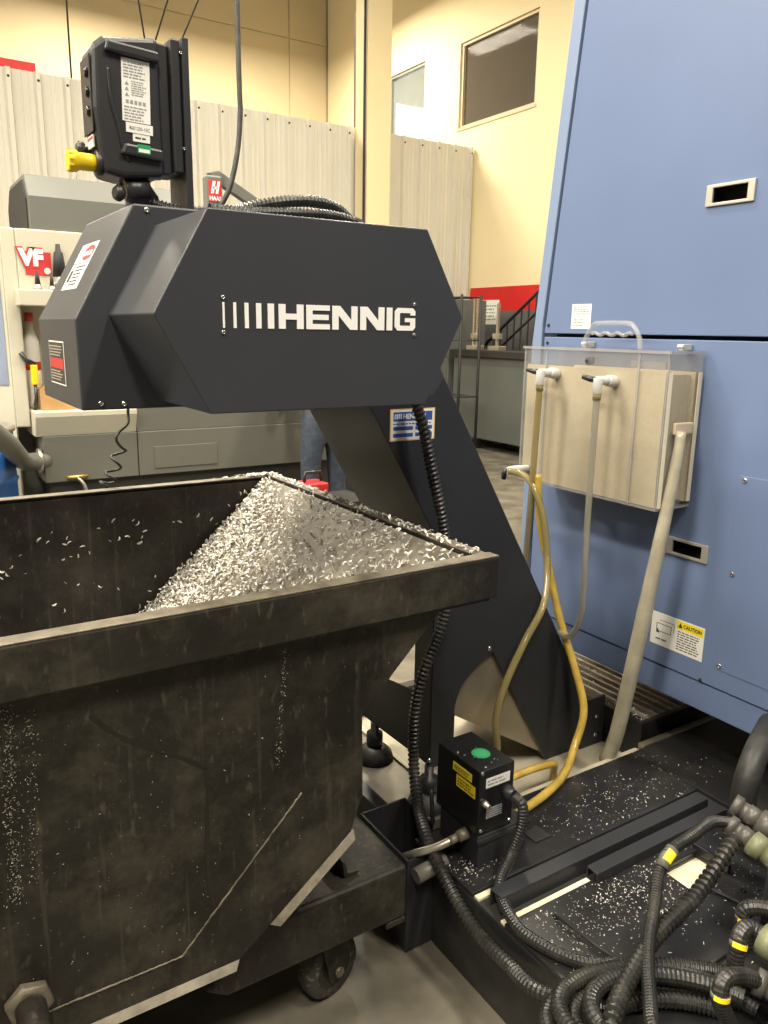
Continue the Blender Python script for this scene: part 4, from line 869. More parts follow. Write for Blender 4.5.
ds = spline([(0.232, 0, 0.925), (0.280, 0, 0.872), (0.329, 0, 0.838), (0.410, 0, 0.780), (0.426, 0, 0.745), (0.420, 0, 0.570), (0.430, 0, 0.474)], 8); mb = MB()
for k in range(len(ds) - 1):
    a_, b_ = ds[k], ds[k + 1]; w_ = 0.0035 + 0.0006 * math.sin(k * 0.9)
    t_ = (b_ - a_).normalized(); n2 = Vector((-t_.z, 0, t_.x)) * w_
    mb.add([(p.x, 1.2494, p.z) for p in (a_ - n2, b_ - n2, b_ + n2, a_ + n2)], [(0, 1, 2, 3)])
mb.build('oil_run', M['stain'], bn)
# pivot stub with hex nut at the lower left
mb = MB(); mb.lathe((0.100, 1.25, 0.432), [(0.040, 0), (0.040, 0.014), (0.032, 0.020)], 6, NY); nt_ = mb.build('hex_nut', M['worn_lit_edge'], bn, 0.002)
mb = MB(); mb.tube([(0.100, 1.235, 0.432), (0.100, 1.14, 0.424)], 0.025, 18); mb.build('pivot_pin', M['bin'], bn, 0.003)
# base channels across the bottom with casters
def base_channel(x0, x1):
    mb = MB(); mb.prism([(x0, 0.235), (x0 + 0.05, 0.200), (x1, 0.200), (x1, 0.340), (x0 + 0.12, 0.340)], 'y', 1.30, 2.30); return mb.build('base_channel', M['bin'], bn, 0.012, 3)
base_channel(0.42, 0.915); 
mb = MB(); mb.prism([(-0.45, 0.200), (-0.05, 0.200), (-0.05, 0.34), (-0.45, 0.34)], 'y', 1.30, 2.30); mb.build('base_channel', M['bin'], bn, 0.012, 3)
mb = MB(); mb.prism([(0.765, 0.341), (0.80, 0.341), (0.805, 0.347), (0.775, 0.350), (0.765, 0.385), (0.760, 0.385)], 'y', 1.335, 1.50); mb.build('stop_bracket', M['bin'], bn, 0.001)
MB().box(0.62, 0.70, 1.40, 1.46, 0.3405, 0.347).build('weld_patch', M['worn_lit_edge'], bn, 0.002)
MB().box(0.86, 0.912, 1.302, 1.33, 0.185, 0.200).build('corner_lug', M['bin'], bn, 0.002)
def caster(cx, cy, ang):
    a = Vector((math.cos(ang), math.sin(ang), 0)); s = Vector((-math.sin(ang), math.cos(ang), 0)); c = Vector((cx, cy, 0.0775))
    mb = MB(); prof = [(0.050, -0.024), (0.072, -0.024), (0.0775, -0.016), (0.0775, 0.016), (0.072, 0.024), (0.050, 0.024)]
    mb.lathe(c, prof, 28, a); w = mb.build('caster_wheel', M['wheel'], bn)
    MB().lathe(c, [(0.050, -0.0245), (0.046, -0.012), (0.022, -0.010), (0.020, -0.030), (0.020, 0.030), (0.022, 0.010), (0.046, 0.012), (0.050, 0.0245)], 24, a).build('wheel_hub', M['bin'], w)
    mb = MB()
    for sg in (-1, 1):
        o = c + a * (0.034 * sg); vs_ = []
        for da in (-0.003, 0.003):
            for (ss, zz) in ((-0.022, -0.022), (0.022, -0.022), (0.042, 0.105), (-0.050, 0.105)): vs_.append(o + a * da + s * ss + Vector((0, 0, zz)))
        mb.add(vs_, [(0, 1, 2, 3), (7, 6, 5, 4), (0, 4, 5, 1), (1, 5, 6, 2), (2, 6, 7, 3), (3, 7, 4, 0)])
    vs_ = [c + a * x + s * y + Vector((0, 0, z)) for z in (0.100, 0.108) for x, y in ((-0.037, -0.055), (0.037, -0.055), (0.037, 0.048), (-0.037, 0.048))]
    mb.add(vs_, [(0, 3, 2, 1), (4, 5, 6, 7), (0, 1, 5, 4), (1, 2, 6, 5), (2, 3, 7, 6), (3, 0, 4, 7)])
    mb.cyl((cx, cy, 0.183), (cx, cy, 0.2005), 0.045, None, 20); mb.build('caster_fork', M['bin'], bn, 0.001)
    MB().lathe(c - a * 0.040, [(0.013, -0.006), (0.013, 0.004)], 6, a).build('axle_nut', M['worn_lit_edge'], bn)
    MB().lathe(c + a * 0.040, [(0.013, -0.004), (0.013, 0.006)], 6, a).build('axle_nut', M['worn_lit_edge'], bn)
caster(0.752, 1.392, math.radians(-76)); caster(0.72, 2.20, math.radians(-80)); caster(-0.22, 1.40, math.radians(-90)); caster(-0.22, 2.2, math.radians(-90))

# ------------------------------------------------------------------ chips (nobody could count them)
def chips(name, label, spots, lmin, lmax, m, seed=1):
    rr = random.Random(seed); v = []; f = []
    for (p, nrm) in spots:
        p = Vector(p); n = Vector(nrm).normalized()
        t = n.orthogonal().normalized(); t.rotate(Matrix.Rotation(rr.uniform(0, 6.283), 3, n)); t = (t + n * rr.uniform(-0.25, 0.35)).normalized()
        b = n.cross(t).normalized(); L = rr.uniform(lmin, lmax); w = L * rr.uniform(0.18, 0.42); h = L * rr.uniform(0.10, 0.34); k = len(v)
        bend = rr.uniform(-0.25, 0.25) * L
        for i, s in enumerate((-0.5, -0.17, 0.17, 0.5)):
            c = p + t * (s * L) + n * (h * (1 - (2 * s) ** 2) + 0.0012) + b * (bend * (1 - (2 * s) ** 2)); ww = w * (0.5 if i in (0, 3) else 1.0)
            v += [c - b * ww * 0.5, c + b * ww * 0.5 + n * (w * rr.uniform(0.0, 0.5))]
        for i in range(3): f.append((k + 2 * i, k + 2 * i + 1, k + 2 * i + 3, k + 2 * i + 2))
    me = bpy.data.meshes.new(name); me.from_pydata([tuple(q) for q in v], [], f); me.update(); me.materials.append(m)
    o = bpy.data.objects.new(name, me); COL.objects.link(o); return tag(o, label, 'metal chips', None, 'stuff')
from mathutils import noise as _n
rr = random.Random(11); spots = []
# on the sloping chute: p = a + s*(b-a)
A = Vector((0.343, 0, 0.402)); B = Vector((1.030, 0, 1.073)); nch = Vector((-(B - A).z, 0, (B - A).x)).normalized()
while len(spots) < 7600:
    s = rr.random(); y = rr.uniform(1.27, 2.325)
    fy = (y - 1.27) / 1.055
    dens = 0.30 + 1.0 * fy * (1.05 - 0.35 * s) + 0.30 * (1 - s)
    dens *= 0.35 + 1.1 * max(0, _n.noise(Vector((s * 5, y * 4.5, 1.3))) + 0.5)
    if rr.random() > dens: continue
    p = A + (B - A) * s + Vector((0, y, 0)) + nch * (0.003 + abs(rr.gauss(0, 0.006)))
    spots.append((p, nch + Vector((rr.gauss(0, .3), rr.gauss(0, .3), rr.gauss(0, .3)))))
# heap along the crease with the far wall
for _ in range(2600):
    s = rr.uniform(0.25, 0.95) ** 1.1; d_ = abs(rr.gauss(0, 0.10)); 
    if d_ > 0.28: continue
    hgt = 0.05 * (1 - s) * math.exp(-d_ * 9)
    p = A + (B - A) * s + Vector((0, 2.325 - d_, 0)) + nch * (hgt * rr.random() + 0.002)
    spots.append((p, nch + Vector((rr.gauss(0, .4), rr.gauss(0, .4), rr.gauss(0, .4)))))
# heap at the foot of the chute
for _ in range(2600):
    x = rr.uniform(0.30, 0.72); y = rr.uniform(1.4, 2.32); z = 0.408 + max(0, (x - 0.343)) * 0.977 + 0.05 * rr.random() * (1 - abs(x - 0.5) * 2)
    spots.append(((x, y, z), (rr.gauss(-.4, .4), rr.gauss(0, .4), 1)))
# on rims
for _ in range(420):
    if rr.random() < 0.6: spots.append(((rr.uniform(1.042, 1.072), rr.uniform(1.27, 2.33), 1.0825), (rr.gauss(0, .2), rr.gauss(0, .2), 1)))
    else: spots.append(((1.07 - abs(rr.gauss(0, 0.06)), rr.uniform(2.338, 2.37), 1.080), (0, 0, 1)))
# clinging to the far wall
for _ in range(330):
    x = rr.uniform(-0.4, 1.0); z = rr.uniform(0.55, 1.04)
    if abs((z - 0.93) - (x - 0.45) * 0.12) > 0.05 and rr.random() > (0.10 + 0.6 * max(0, x - 0.72)): continue
    if x > 0.364 and z < 0.4 + (x - 0.364): continue
    spots.append(((x, 2.331, z), (rr.gauss(0, .2), -1, rr.gauss(0, .2))))
chips('bin_chips', 'silvery curled metal chips heaped on the bin chute', spots, 0.008, 0.018, M['chip'], 5)
rr = random.Random(17); spots = []
for (xa, za, xb, zb, sd, n_) in ((0.112, 0.97, 0.096, 0.62, 0.007, 420), (0.144, 0.96, 0.128, 0.66, 0.006, 150), (0.586, 0.975, 0.567, 0.72, 0.004, 150), (0.20, 0.6, 0.5, 0.5, 0.12, 60), (0.45, 0.8, 0.1, 0.45, 0.15, 70)):
    for _ in range(n_):
        t_ = rr.random(); x = xa + (xb - xa) * t_ + rr.gauss(0, sd); z = za + (zb - za) * t_ + rr.gauss(0, sd)
        if z < 0.98 and z > 0.35: spots.append(((x, 1.2495, z), (rr.gauss(0, .2), -1, rr.gauss(0, .2))))
chips('stuck_chips', 'tiny chips and scale stuck to the outer face of the bin', spots, 0.0014, 0.0042, mat('dull_scale', (0.30, 0.28, 0.23), 0.5, metal=0.2, var=0.3, scale=80), 9)
# on the tank lids
rr = random.Random(21); spots = []
for (cx_, cy_, sx_, sy_, n_) in ((1.62, 1.315, 0.16, 0.065, 170), (1.36, 1.02, 0.12, 0.06, 330), (1.55, 1.06, 0.16, 0.05, 80), (1.12, 1.30, 0.06, 0.03, 90), (1.60, 0.90, 0.12, 0.08, 60), (1.85, 1.30, 0.16, 0.10, 45), (1.13, 1.02, 0.05, 0.10, 60)):
    for _ in range(n_ * 2):
        x = rr.gauss(cx_, sx_); y = rr.gauss(cy_, sy_)
        if not (1.06 < x < 2.3 and 0.6 < y < 1.47) or 1.11 < y < 1.235 or (1.51 < x < 1.64 and 0.96 < y < 1.05): continue
        spots.append(((x, y, 0.2505), (rr.gauss(0, .2), rr.gauss(0, .2), 1)))
for _ in range(14): spots.append(((rr.uniform(1.13, 1.225), rr.uniform(1.31, 1.46), 0.513), (rr.gauss(0, .2), rr.gauss(0, .2), 1)))
chips('tank_chips', 'tiny bright metal chips sprinkled over the black tank lids', spots, 0.0028, 0.0062, M['chip'], 6)
rr = random.Random(31); spots = []
for _ in range(1800):
    y = rr.uniform(1.54, 2.09); x = rr.uniform(2.02, 2.39)
    e = abs((x - 2.07) / 0.0385 - round((x - 2.07) / 0.0385)) * 0.0385
    z = 0.291 if e < 0.006 or x < 2.05 or x > 2.36 else 0.212
    if 1.62 < y < 1.88 and x < 2.25 and rr.random() < 0.75 : continue
    spots.append(((x, y, z), (rr.gauss(0, .4), rr.gauss(0, .4), 1)))
chips('grate_chips', 'silvery metal chips lying on the grate under the machine', spots, 0.006, 0.015, M['chip'], 8)
# ================================================================== BLACK SENSOR BOX ON THE TANK
sb_ = thing('junction_box', 'small black box with yellow label and green seal on the tank', 'box', (1.18, 1.39, 0.25))
MB().box(1.121, 1.232, 1.300, 1.472, 0.335, 0.512).build('housing', M['black_gloss'], sb_, 0.003)
MB().box(1.123, 1.280, 1.296, 1.455, 0.2505, 0.335).build('bracket', M['black'], sb_, 0.003)
MB().box(1.116, 1.2875, 1.290, 1.300, 0.318, 0.330).build('bracket_lip', M['black'], sb_, 0.001)
mb = MB(); mb.lathe((1.180, 1.370, 0.512), [(0.024, 0), (0.024, 0.001)], 24); mb.build('green_seal', M['label_green'], sb_)
mb = MB(); mb.lathe((1.180, 1.370, 0.513), [(0.017, 0), (0.017, 0.0006)], 20); mb.build('seal_field', mat('seal_mint', (0.06, 0.33, 0.15), 0.4, var=0.05), sb_)
o_ = (1.121, 1.405, 0.440)
for (a0, a1, b0, b1) in ((0.0, 0.075, 0.030, 0.052), (0.016, 0.090, -0.008, 0.024)):
    mb = MB(); plate(mb, o_, UmY, UZ, a0, a1, b0, b1, 0, 0.001); y_ = mb.build('warning_sticker', M['label_yellow'], sb_)
    mb = MB(); fine_print(mb, o_, UmY, UZ, a0 + 0.006, a1 - 0.005, b0 + 0.004, b1 - 0.004, 3, 0.0012, int(b0 * 1000) + 50); mb.build('print', M['ink'], y_)
o_ = (1.141, 1.300, 0.463)
mb = MB(); plate(mb, o_, UX, UZ, 0, 0.076, 0, 0.026, 0, 0.001); y_ = mb.build('part_sticker', M['white'], sb_)
mb = MB(); fine_print(mb, o_, UX, UZ, 0.005, 0.07, 0.004, 0.023, 2, 0.0012, 52); mb.build('print', M['grey_ink'], y_)
mb = MB()
for i in range(5): mb.box(1.146, 1.196, 1.2988, 1.3002, 0.378 + i * 0.006, 0.381 + i * 0.006)
mb.build('vent_slots', M['grey_ink'], sb_)
for x, z in ((1.130, 0.350), (1.222, 0.350), (1.128, 0.508)): screw(sb_, (x, 1.300, z), NY, 0.005)
mb = MB(); mb.lathe((1.137, 1.300, 0.425), [(0.009, 0), (0.009, 0.010), (0.006, 0.012), (0.006, 0.022)], 8, NY); mb.build('toggle_switch', M['steel'], sb_)
mb = MB(); mb.lathe((1.205, 1.300, 0.440), [(0.017, 0), (0.017, 0.016), (0.014, 0.020), (0.014, 0.032)], 14, NY); mb.build('cable_socket', M['plastic'], sb_)
mb = MB(); mb.tube([(1.121, 1.34, 0.325), (1.095, 1.345, 0.318)], [0.016, 0.014], 10); mb.tube([(1.095, 1.345, 0.318), (1.075, 1.35, 0.312)], 0.011, 8); mb.build('pipe_fitting', M['worn_lit_edge'], sb_)
mb = MB(); hose(mb, [(1.08, 1.349, 0.313), (1.04, 1.365, 0.296), (1.00, 1.40, 0.272), (0.992, 1.45, 0.22), (0.99, 1.50, 0.10)], 0.010, 10); mb.build('bent_pipe', M['steel'], sb_)
mb = MB(); mb.tube([(1.115, 1.475, 0.27), (1.13, 1.50, 0.31), (1.125, 1.50, 0.36)], 0.006, 6); mb.build('side_lead', M['plastic'], sb_)

# ================================================================== FILTER TANK ON THE MACHINE
ft = thing('filter_tank', 'clear acrylic tank coated with cream sludge hanging on the blue machine', 'tank', (1.9, 1.7, 1.065))
X0, X1, Y0, Y1, Z0, Z1 = 1.83, 1.978, 1.42, 1.995, 1.062, 1.498
t = 0.005
MB().box(X0, X0 + t, Y0, Y1, Z0, Z1).build('front_sheet', M['acrylic'], ft)
MB().box(X1 - t, X1, Y0, Y1, Z0, Z1).build('rear_sheet', M['acrylic'], ft)
MB().box(X0 + t, X1 - t, Y0, Y0 + t, Z0 + 0.012, Z1).build('end_sheet', M['acrylic'], ft)
MB().box(X0 + t, X1 - t, Y1 - t, Y1, Z0, Z1).build('end_sheet', M['acrylic'], ft)
MB().box(X0 - 0.004, X1 + 0.004, Y0 - 0.006, Y1 + 0.006, Z1, Z1 + 0.008).build('lid', M['acrylic'], ft)
MB().box(X0, X1, Y0, Y1, Z0 - 0.006, Z0).build('floor_sheet', M['acrylic_edge'], ft)
for y in (1.522, 1.895): MB().box(X0 - 0.0015, X0, y - 0.004, y + 0.004, Z0, Z1).build('joint_strip', M['acrylic_edge'], ft)
MB().box(X0 + t + 0.001, X0 + t + 0.010, Y0 + t + 0.005, Y1 - t - 0.002, Z0 + 0.002, 1.447).build('sludge_sheet', M['residue'], ft)
MB().box(X0 + 0.004, X0 + 0.018, Y0 - 0.003, Y0 - 0.0005, Z0 + 0.002, 1.447).build('sludge_edge', M['residue_edge'], ft)
MB().box(X1 - t - 0.016, X1 - t - 0.001, Y0 + 0.0055, Y1 - 0.1, Z0 + 0.012, 1.447).build('sludge_sheet', M['residue'], ft)
MB().box(X1 - 0.016, X1 - 0.001, Y0 - 0.003, Y0 - 0.0005, Z0 + 0.012, 1.447).build('sludge_edge', M['residue_edge'], ft)
MB().box(X0 + 0.03, X1 - 0.024, 1.440, 1.446, Z0 + 0.014, 1.440).build('divider', M['residue'], ft)
MB().box(X0 + 0.022, X0 + 0.027, Y0 + 0.006, 1.440, Z0 + 0.014, 1.44).build('divider', M['dark_metal'], ft)
# cut acrylic edges
mb = MB()
for (x, y) in ((X0, Y0), (X0, Y1)): mb.box(x - 0.0015, x + 0.003, y - 0.002, y + 0.002, Z0, Z1)
mb.box(X0 - 0.006, X0 - 0.004, Y0 - 0.006, Y1 + 0.006, Z1, Z1 + 0.008); mb.box(X0 - 0.004, X1 + 0.004, Y0 - 0.008, Y0 - 0.006, Z1, Z1 + 0.008)
mb.build('cut_edges', M['acrylic_edge'], ft)
# lid handle, hooks
mb = MB(); mb.tube(spline([(1.90, 1.806, 1.506), (1.90, 1.798, 1.535), (1.90, 1.770, 1.574), (1.90, 1.745, 1.581), (1.90, 1.64, 1.581), (1.90, 1.612, 1.572), (1.90, 1.588, 1.540), (1.90, 1.582, 1.506)], 6), 0.0075, 8); mb.build('lid_handle', M['acrylic_handle'], ft)
mb = MB(); mb.tube([(1.90, 1.775 - 0.0085 * k, 1.549 + 0.004 * math.sin(k * 1.15)) for k in range(20)], 0.006, 6); mb.build('handle_grip', M['acrylic_handle'], ft)
for y in (1.845, 1.475):
    mb = MB(); mb.box(1.945, 1.985, y - 0.008, y + 0.008, 1.506, 1.524); mb.tube([(1.945, y + 0.011, 1.518), (1.945, y - 0.011, 1.518)], 0.006, 8); mb.build('hanger_clip', M['valve'], ft, 0.003)
mb = MB(); mb.box(1.84, 1.852, 1.44, 1.56, 1.455, 1.475); mb.build('slotted_strip', M['acrylic_edge'], ft)
mb = MB(); mb.lathe((1.845, 1.722, 1.468), [(0.004, -0.016), (0.012, -0.010), (0.014, 0), (0.012, 0.010), (0.004, 0.016)], 14, NX); mb.build('float_ball', M['dark_metal'], ft)
# end outlet block
MB().box(X0 + 0.040, X1 - 0.028, Y0 - 0.010, Y0, 1.274, 1.308).build('outlet_block', M['pink'], ft, 0.0045, 3)
# valves
def valve(y, z, up=True):
    mb = MB(); mb.tube([(X0 + 0.004, y, z), (X0 - 0.03, y, z + 0.004)], 0.017, 14); mb.tube([(X0 - 0.026, y, z + 0.004), (X0 - 0.075, y, z + 0.004)], 0.013, 12)
    mb.tube([(X0 - 0.068, y, z + 0.012), (X0 - 0.068, y, z - 0.034)], 0.014, 12)
    vb = mb.build('valve_body', M['valve'], ft, 0.002)
    mb = MB(); mb.tube([(X0 - 0.070, y, z + 0.006), (X0 - 0.076, y + 0.022, z + 0.008), (X0 - 0.085, y + 0.045, z + 0.014)], [0.008, 0.009, 0.007], 8); mb.build('valve_lever', M['plastic'], vb)
    mb = MB(); mb.tube([(X0 - 0.068, y, z - 0.030), (X0 - 0.068, y, z - 0.052)], 0.0125, 12); mb.build('hose_barb', M['hose_amber'], vb)
valve(1.847, 1.422); valve(1.608, 1.412)
mb = MB(); mb.tube([(X0 + 0.004, 1.955, 1.098), (X0 - 0.05, 1.965, 1.098), (X0 - 0.085, 1.962, 1.095)], 0.013, 12); vb = mb.build('valve_body', M['valve'], ft, 0.002)
mb = MB(); mb.tube([(X0 - 0.080, 1.968, 1.105), (X0 - 0.085, 1.974, 1.085), (X0 - 0.086, 1.976, 1.066)], [0.009, 0.010, 0.008], 8); mb.build('valve_lever', M['plastic'], vb)

# ================================================================== HOSES
def hose_thing(name, label, pts, r, m, seg=10, corr=0.0, pitch=0.010, group=None, cat='hose'):
    mb = MB(); hose(mb, pts, r, seg, corr, pitch); return tag(mb.build(name, M[m]), label, cat, group)
hose_thing('clear_tube', 'clear amber tube hanging straight from the left valve of the acrylic tank', [(1.762, 1.847, 1.378), (1.762, 1.852, 1.213), (1.762, 1.855, 1.082), (1.762, 1.862, 0.877), (1.762, 1.875, 0.60), (1.762, 1.89, 0.45)], 0.0105, 'hose_amber', 12)
hose_thing('clear_tube', 'cloudy clear tube from the right tank valve curling to the yellow hose', [(1.762, 1.608, 1.368), (1.762, 1.608, 1.243), (1.758, 1.604, 1.001), (1.755, 1.596, 0.813), (1.755, 1.598, 0.700), (1.755, 1.622, 0.635), (1.755, 1.655, 0.608), (1.757, 1.685, 0.612)], 0.0100, 'hose_clear', 12)
hose_thing('drain_hose', 'clear amber hose arching from the low valve down past the conveyor', [(1.750, 1.955, 1.096), (1.76, 1.900, 1.092), (1.762, 1.850, 1.060), (1.764, 1.80, 0.975), (1.75, 1.753, 0.835), (1.66, 1.665, 0.735), (1.56, 1.635, 0.640), (1.477, 1.62, 0.524), (1.448, 1.62, 0.417), (1.458, 1.62, 0.332), (1.47, 1.62, 0.20)], 0.0115, 'hose_amber', 12)
hose_thing('yellow_hose', 'yellow hose hanging beside the conveyor and curving onto the tank lid', [(1.775, 1.845, 1.10), (1.775, 1.825, 0.96), (1.772, 1.775, 0.83), (1.77, 1.70, 0.652), (1.765, 1.615, 0.511), (1.755, 1.557, 0.396), (1.70, 1.535, 0.295), (1.60, 1.475, 0.268), (1.50, 1.435, 0.264), (1.398, 1.410, 0.264), (1.31, 1.395, 0.264)], 0.0125, 'hose_yellow', 12)
hose_thing('yellow_hose', 'short yellow hose lying in the pale pit behind the small black box', [(1.40, 1.56, 0.245), (1.488, 1.556, 0.255), (1.55, 1.548, 0.262), (1.60, 1.548, 0.258), (1.645, 1.56, 0.240), (1.66, 1.575, 0.205), (1.665, 1.58, 0.165)], 0.0115, 'hose_yellow', 12)
q = resample(spline([(1.890, 1.404, 1.285), (1.884, 1.402, 1.235), (1.868, 1.402, 1.124), (1.856, 1.412, 0.973), (1.850, 1.437, 0.750), (1.846, 1.462, 0.544), (1.838, 1.490, 0.325), (1.835, 1.520, 0.215)]), 0.02)
tag(MB().tube(q, [0.0145 + 0.0085 * min(1, k / (len(q) * 0.5)) for k in range(len(q))], 16).build('outlet_hose', M['hose_cream']), 'thick milky hose running from the acrylic tank down to the lid', 'hose')
# ribbed conduits
hose_thing('ribbed_conduit', 'black ribbed conduit dropping from the conveyor head past the bin corner', [(1.149, 1.655, 1.380), (1.169, 1.64, 1.301), (1.206, 1.64, 1.167), (1.233, 1.64, 1.069), (1.258, 1.64, 0.939), (1.263, 1.64, 0.823), (1.243, 1.64, 0.739), (1.192, 1.64, 0.630), (1.164, 1.64, 0.516), (1.150, 1.62, 0.375), (1.105, 1.53, 0.300), (1.055, 1.42, 0.285), (1.034, 1.33, 0.262), (1.030, 1.25, 0.220), (1.028, 1.16, 0.195), (1.024, 1.06, 0.200), (1.00, 0.96, 0.235), (1.02, 0.88, 0.262), (1.07, 0.82, 0.268)], 0.0165, 'conduit', 12, 0.20, 0.0125, None, 'conduit')
hose_thing('ribbed_conduit', 'grey ribbed conduit looping from the small black box to the coil', [(1.205, 1.268, 0.440), (1.212, 1.245, 0.425), (1.205, 1.235, 0.375), (1.175, 1.235, 0.305), (1.110, 1.200, 0.273), (1.069, 1.115, 0.268), (1.062, 1.040, 0.268), (1.104, 0.935, 0.270), (1.190, 0.851, 0.285), (1.267, 0.765, 0.29), (1.30, 0.66, 0.28)], 0.0140, 'conduit', 12, 0.07, 0.0080, None, 'conduit')
# coiled conduits on the lid
cen = Vector((1.15, 0.725, 0)); dmaj = Vector((0.83, -0.56, 0)); dmin = Vector((0.56, 0.83, 0))
specs = [(0.245, 0.140, 0.268, 0.0165, 'outermost ribbed conduit loop of the coil on the tank lid'), (0.218, 0.125, 0.296, 0.0165, 'second ribbed conduit loop of the coil, lying over the outer one'), (0.190, 0.098, 0.268, 0.0150, 'inner ribbed conduit loop of the coil on the tank lid'), (0.168, 0.088, 0.298, 0.0170, 'dark smooth conduit loop on top of the coil'), (0.135, 0.055, 0.268, 0.0150, 'innermost conduit loop of the coil')]
for i, (ra, rb, z, r, lab) in enumerate(specs):
    pts = []
    for k in range(21):
        a = math.radians(20 + k * 15.5 + i * 4); w = 1 + 0.03 * math.sin(2 * a + i * 1.3) + k * 0.002
        q = cen + dmaj * (ra * w * math.cos(a)) + dmin * (rb * w * math.sin(a)); pts.append((q.x, q.y, z + 0.005 * math.sin(a * 2 + i)))
    hose_thing('coiled_conduit', lab, pts, r, 'conduit', 12, 0.05 if i == 3 else 0.18, 0.0095, 'coiled conduits on the tank lid', 'conduit')
# machine side connector block just outside the right edge of the view
jb = thing('connector_block', 'black connector block with hose fittings at the right edge', 'connector block', (1.6, 0.45, 0.25))
MB().box(1.235, 2.0, 0.22, 0.60, 0.2505, 0.50).build('housing', M['black'], jb, 0.006)
MB().box(1.50, 2.0, 0.60, 0.79, 0.2505, 0.52).build('rear_housing', M['black'], jb, 0.006)
def fitting(p0, p1, r, m, name, nut=True):
    p0, p1 = Vector(p0), Vector(p1); d = p1 - p0
    mb = MB(); mb.tube([p0, p0 + d * 0.30, p0 + d * 0.31, p0 + d * 0.55, p0 + d * 0.56, p1], [r * 1.25, r * 1.25, r, r, r * 1.15, r * 1.1], 16); return mb.build(name, m, jb)
fitting((1.597, 0.945, 0.414), (1.608, 0.890, 0.396), 0.020, M['grey_fit'], 'hose_fitting')
fitting((1.608, 0.890, 0.396), (1.620, 0.79, 0.365), 0.024, M['olive'], 'hose_connector')
fitting((1.655, 0.975, 0.432), (1.675, 0.915, 0.412), 0.021, M['grey_fit'], 'hose_fitting'); fitting((1.675, 0.915, 0.412), (1.70, 0.79, 0.38), 0.025, M['grey_fit'], 'hose_connector')
fitting((1.36, 0.705, 0.385), (1.37, 0.60, 0.375), 0.026, M['olive'], 'hose_connector')
fitting((1.262, 0.655, 0.375), (1.285, 0.60, 0.365), 0.020, M['grey_fit'], 'hose_fitting')
fitting((1.47, 0.685, 0.37), (1.48, 0.60, 0.37), 0.022, M['grey_fit'], 'hose_fitting')
hose_thing('ribbed_conduit', 'slim ribbed conduit with yellow tag arching from the upper fitting', [(1.598, 0.945, 0.416), (1.535, 0.952, 0.435), (1.450, 0.944, 0.432), (1.385, 0.948, 0.415), (1.340, 0.938, 0.385), (1.292, 0.906, 0.360), (1.184, 0.834, 0.340), (1.097, 0.757, 0.330), (1.045, 0.700, 0.328), (1.03, 0.60, 0.31)], 0.0140, 'conduit', 12, 0.12, 0.0070, None, 'conduit')
mb = MB(); mb.tube([(1.396, 0.9475, 0.419), (1.372, 0.946, 0.407), (1.352, 0.941, 0.393)], 0.0155, 14); tg = tag(mb.build('cable_tag', M['tag_grey']), 'grey marker with yellow panel round the slim conduit', 'tag')
def marker_patch(p0, p1, r, parent, half=0.9):
    """yellow strip curved round the upper left of a conduit between p0 and p1"""
    p0, p1 = Vector(p0), Vector(p1); ax = (p1 - p0).normalized(); u = Vector((-0.55, -0.65, 0.52)); u = (u - ax * u.dot(ax)).normalized(); w = ax.cross(u); vs_ = []; n = 7
    for rr_ in (r, r + 0.0008):
        for p in (p0, p1):
            for k in range(n):
                a = -half + 2 * half * k / (n - 1); vs_.append(p + (u * math.cos(a) + w * math.sin(a)) * rr_)
    f = []
    for k in range(n - 1): f += [(k, k + 1, n + k + 1, n + k), (2 * n + k, 3 * n + k, 3 * n + k + 1, 2 * n + k + 1), (k, 2 * n + k, 2 * n + k + 1, k + 1), (n + k, n + k + 1, 3 * n + k + 1, 3 * n + k)]
    f += [(0, n, 3 * n, 2 * n), (n - 1, 3 * n - 1, 4 * n - 1, 2 * n - 1)]
    MB().add(vs_, f).build('yellow_panel', M['label_yellow'], parent)
marker_patch((1.388, 0.947, 0.415), (1.364, 0.944, 0.4015), 0.0152, tg, 0.7)
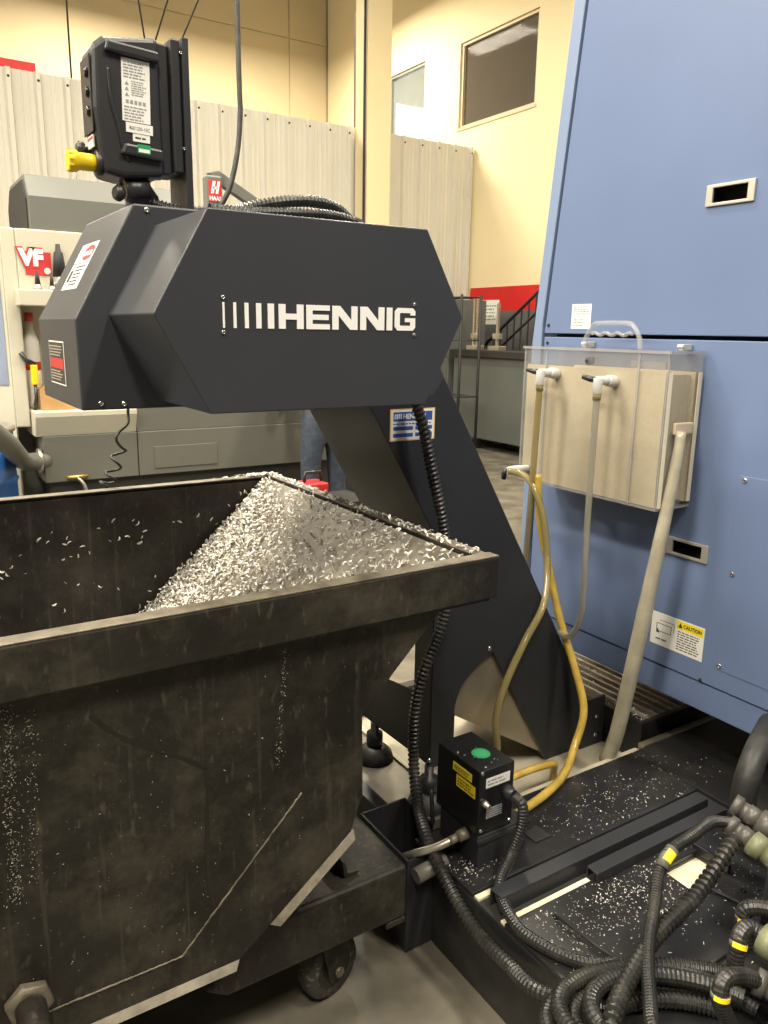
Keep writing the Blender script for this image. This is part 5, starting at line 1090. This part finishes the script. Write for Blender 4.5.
hose_thing('ribbed_conduit', 'thick coarse ribbed conduit slanting from the fitting across the coil', [(1.605, 0.925, 0.398), (1.55, 0.908, 0.392), (1.405, 0.885, 0.338), (1.237, 0.858, 0.328), (1.094, 0.807, 0.336), (0.992, 0.757, 0.335), (0.93, 0.70, 0.30)], 0.0185, 'conduit', 12, 0.36, 0.0165, None, 'conduit')
hose_thing('rubber_hose', 'thick smooth black rubber hose dropping from under the blue machine', [(1.95, 1.07, 0.52), (1.84, 1.03, 0.51), (1.765, 1.005, 0.475), (1.742, 1.0, 0.397), (1.755, 0.985, 0.32), (1.80, 0.93, 0.285), (1.90, 0.85, 0.285)], 0.032, 'rubber', 16)
hose_thing('ribbed_conduit', 'short conduit elbow leaving the block, upper one at the right edge', [(1.475, 0.66, 0.372), (1.470, 0.74, 0.372), (1.445, 0.785, 0.360), (1.437, 0.79, 0.33), (1.45, 0.78, 0.268)], 0.0170, 'conduit', 12, 0.05, 0.008, 'conduit elbows at the connector block', 'conduit')
hose_thing('ribbed_conduit', 'conduit elbow with yellow marker, middle one at the right edge', [(1.362, 0.68, 0.386), (1.345, 0.72, 0.403), (1.318, 0.725, 0.400), (1.304, 0.72, 0.375), (1.308, 0.72, 0.324), (1.36, 0.72, 0.270)], 0.0165, 'conduit', 12, 0.05, 0.008, 'conduit elbows at the connector block', 'conduit')
hose_thing('ribbed_conduit', 'conduit elbow curling down, lowest one at the right edge', [(1.265, 0.645, 0.376), (1.225, 0.66, 0.398), (1.178, 0.665, 0.412), (1.160, 0.66, 0.388), (1.178, 0.655, 0.34), (1.215, 0.64, 0.275)], 0.0160, 'conduit', 12, 0.05, 0.008, 'conduit elbows at the connector block', 'conduit')
for pts, lab in (([(1.3085, 0.7215, 0.387), (1.304, 0.72, 0.378)], 'grey and yellow marker on the middle conduit elbow'), ([(1.4375, 0.789, 0.340), (1.437, 0.79, 0.331)], 'grey and yellow marker on the upper conduit elbow'), ([(1.1615, 0.6605, 0.394), (1.160, 0.6598, 0.385)], 'grey and yellow marker on the lowest conduit elbow')):
    marker_patch(*pts, 0.0174, tag(MB().tube(pts, 0.0176, 14).build('cable_tag', M['tag_grey']), lab, 'tag', 'conduit markers'), 0.9)
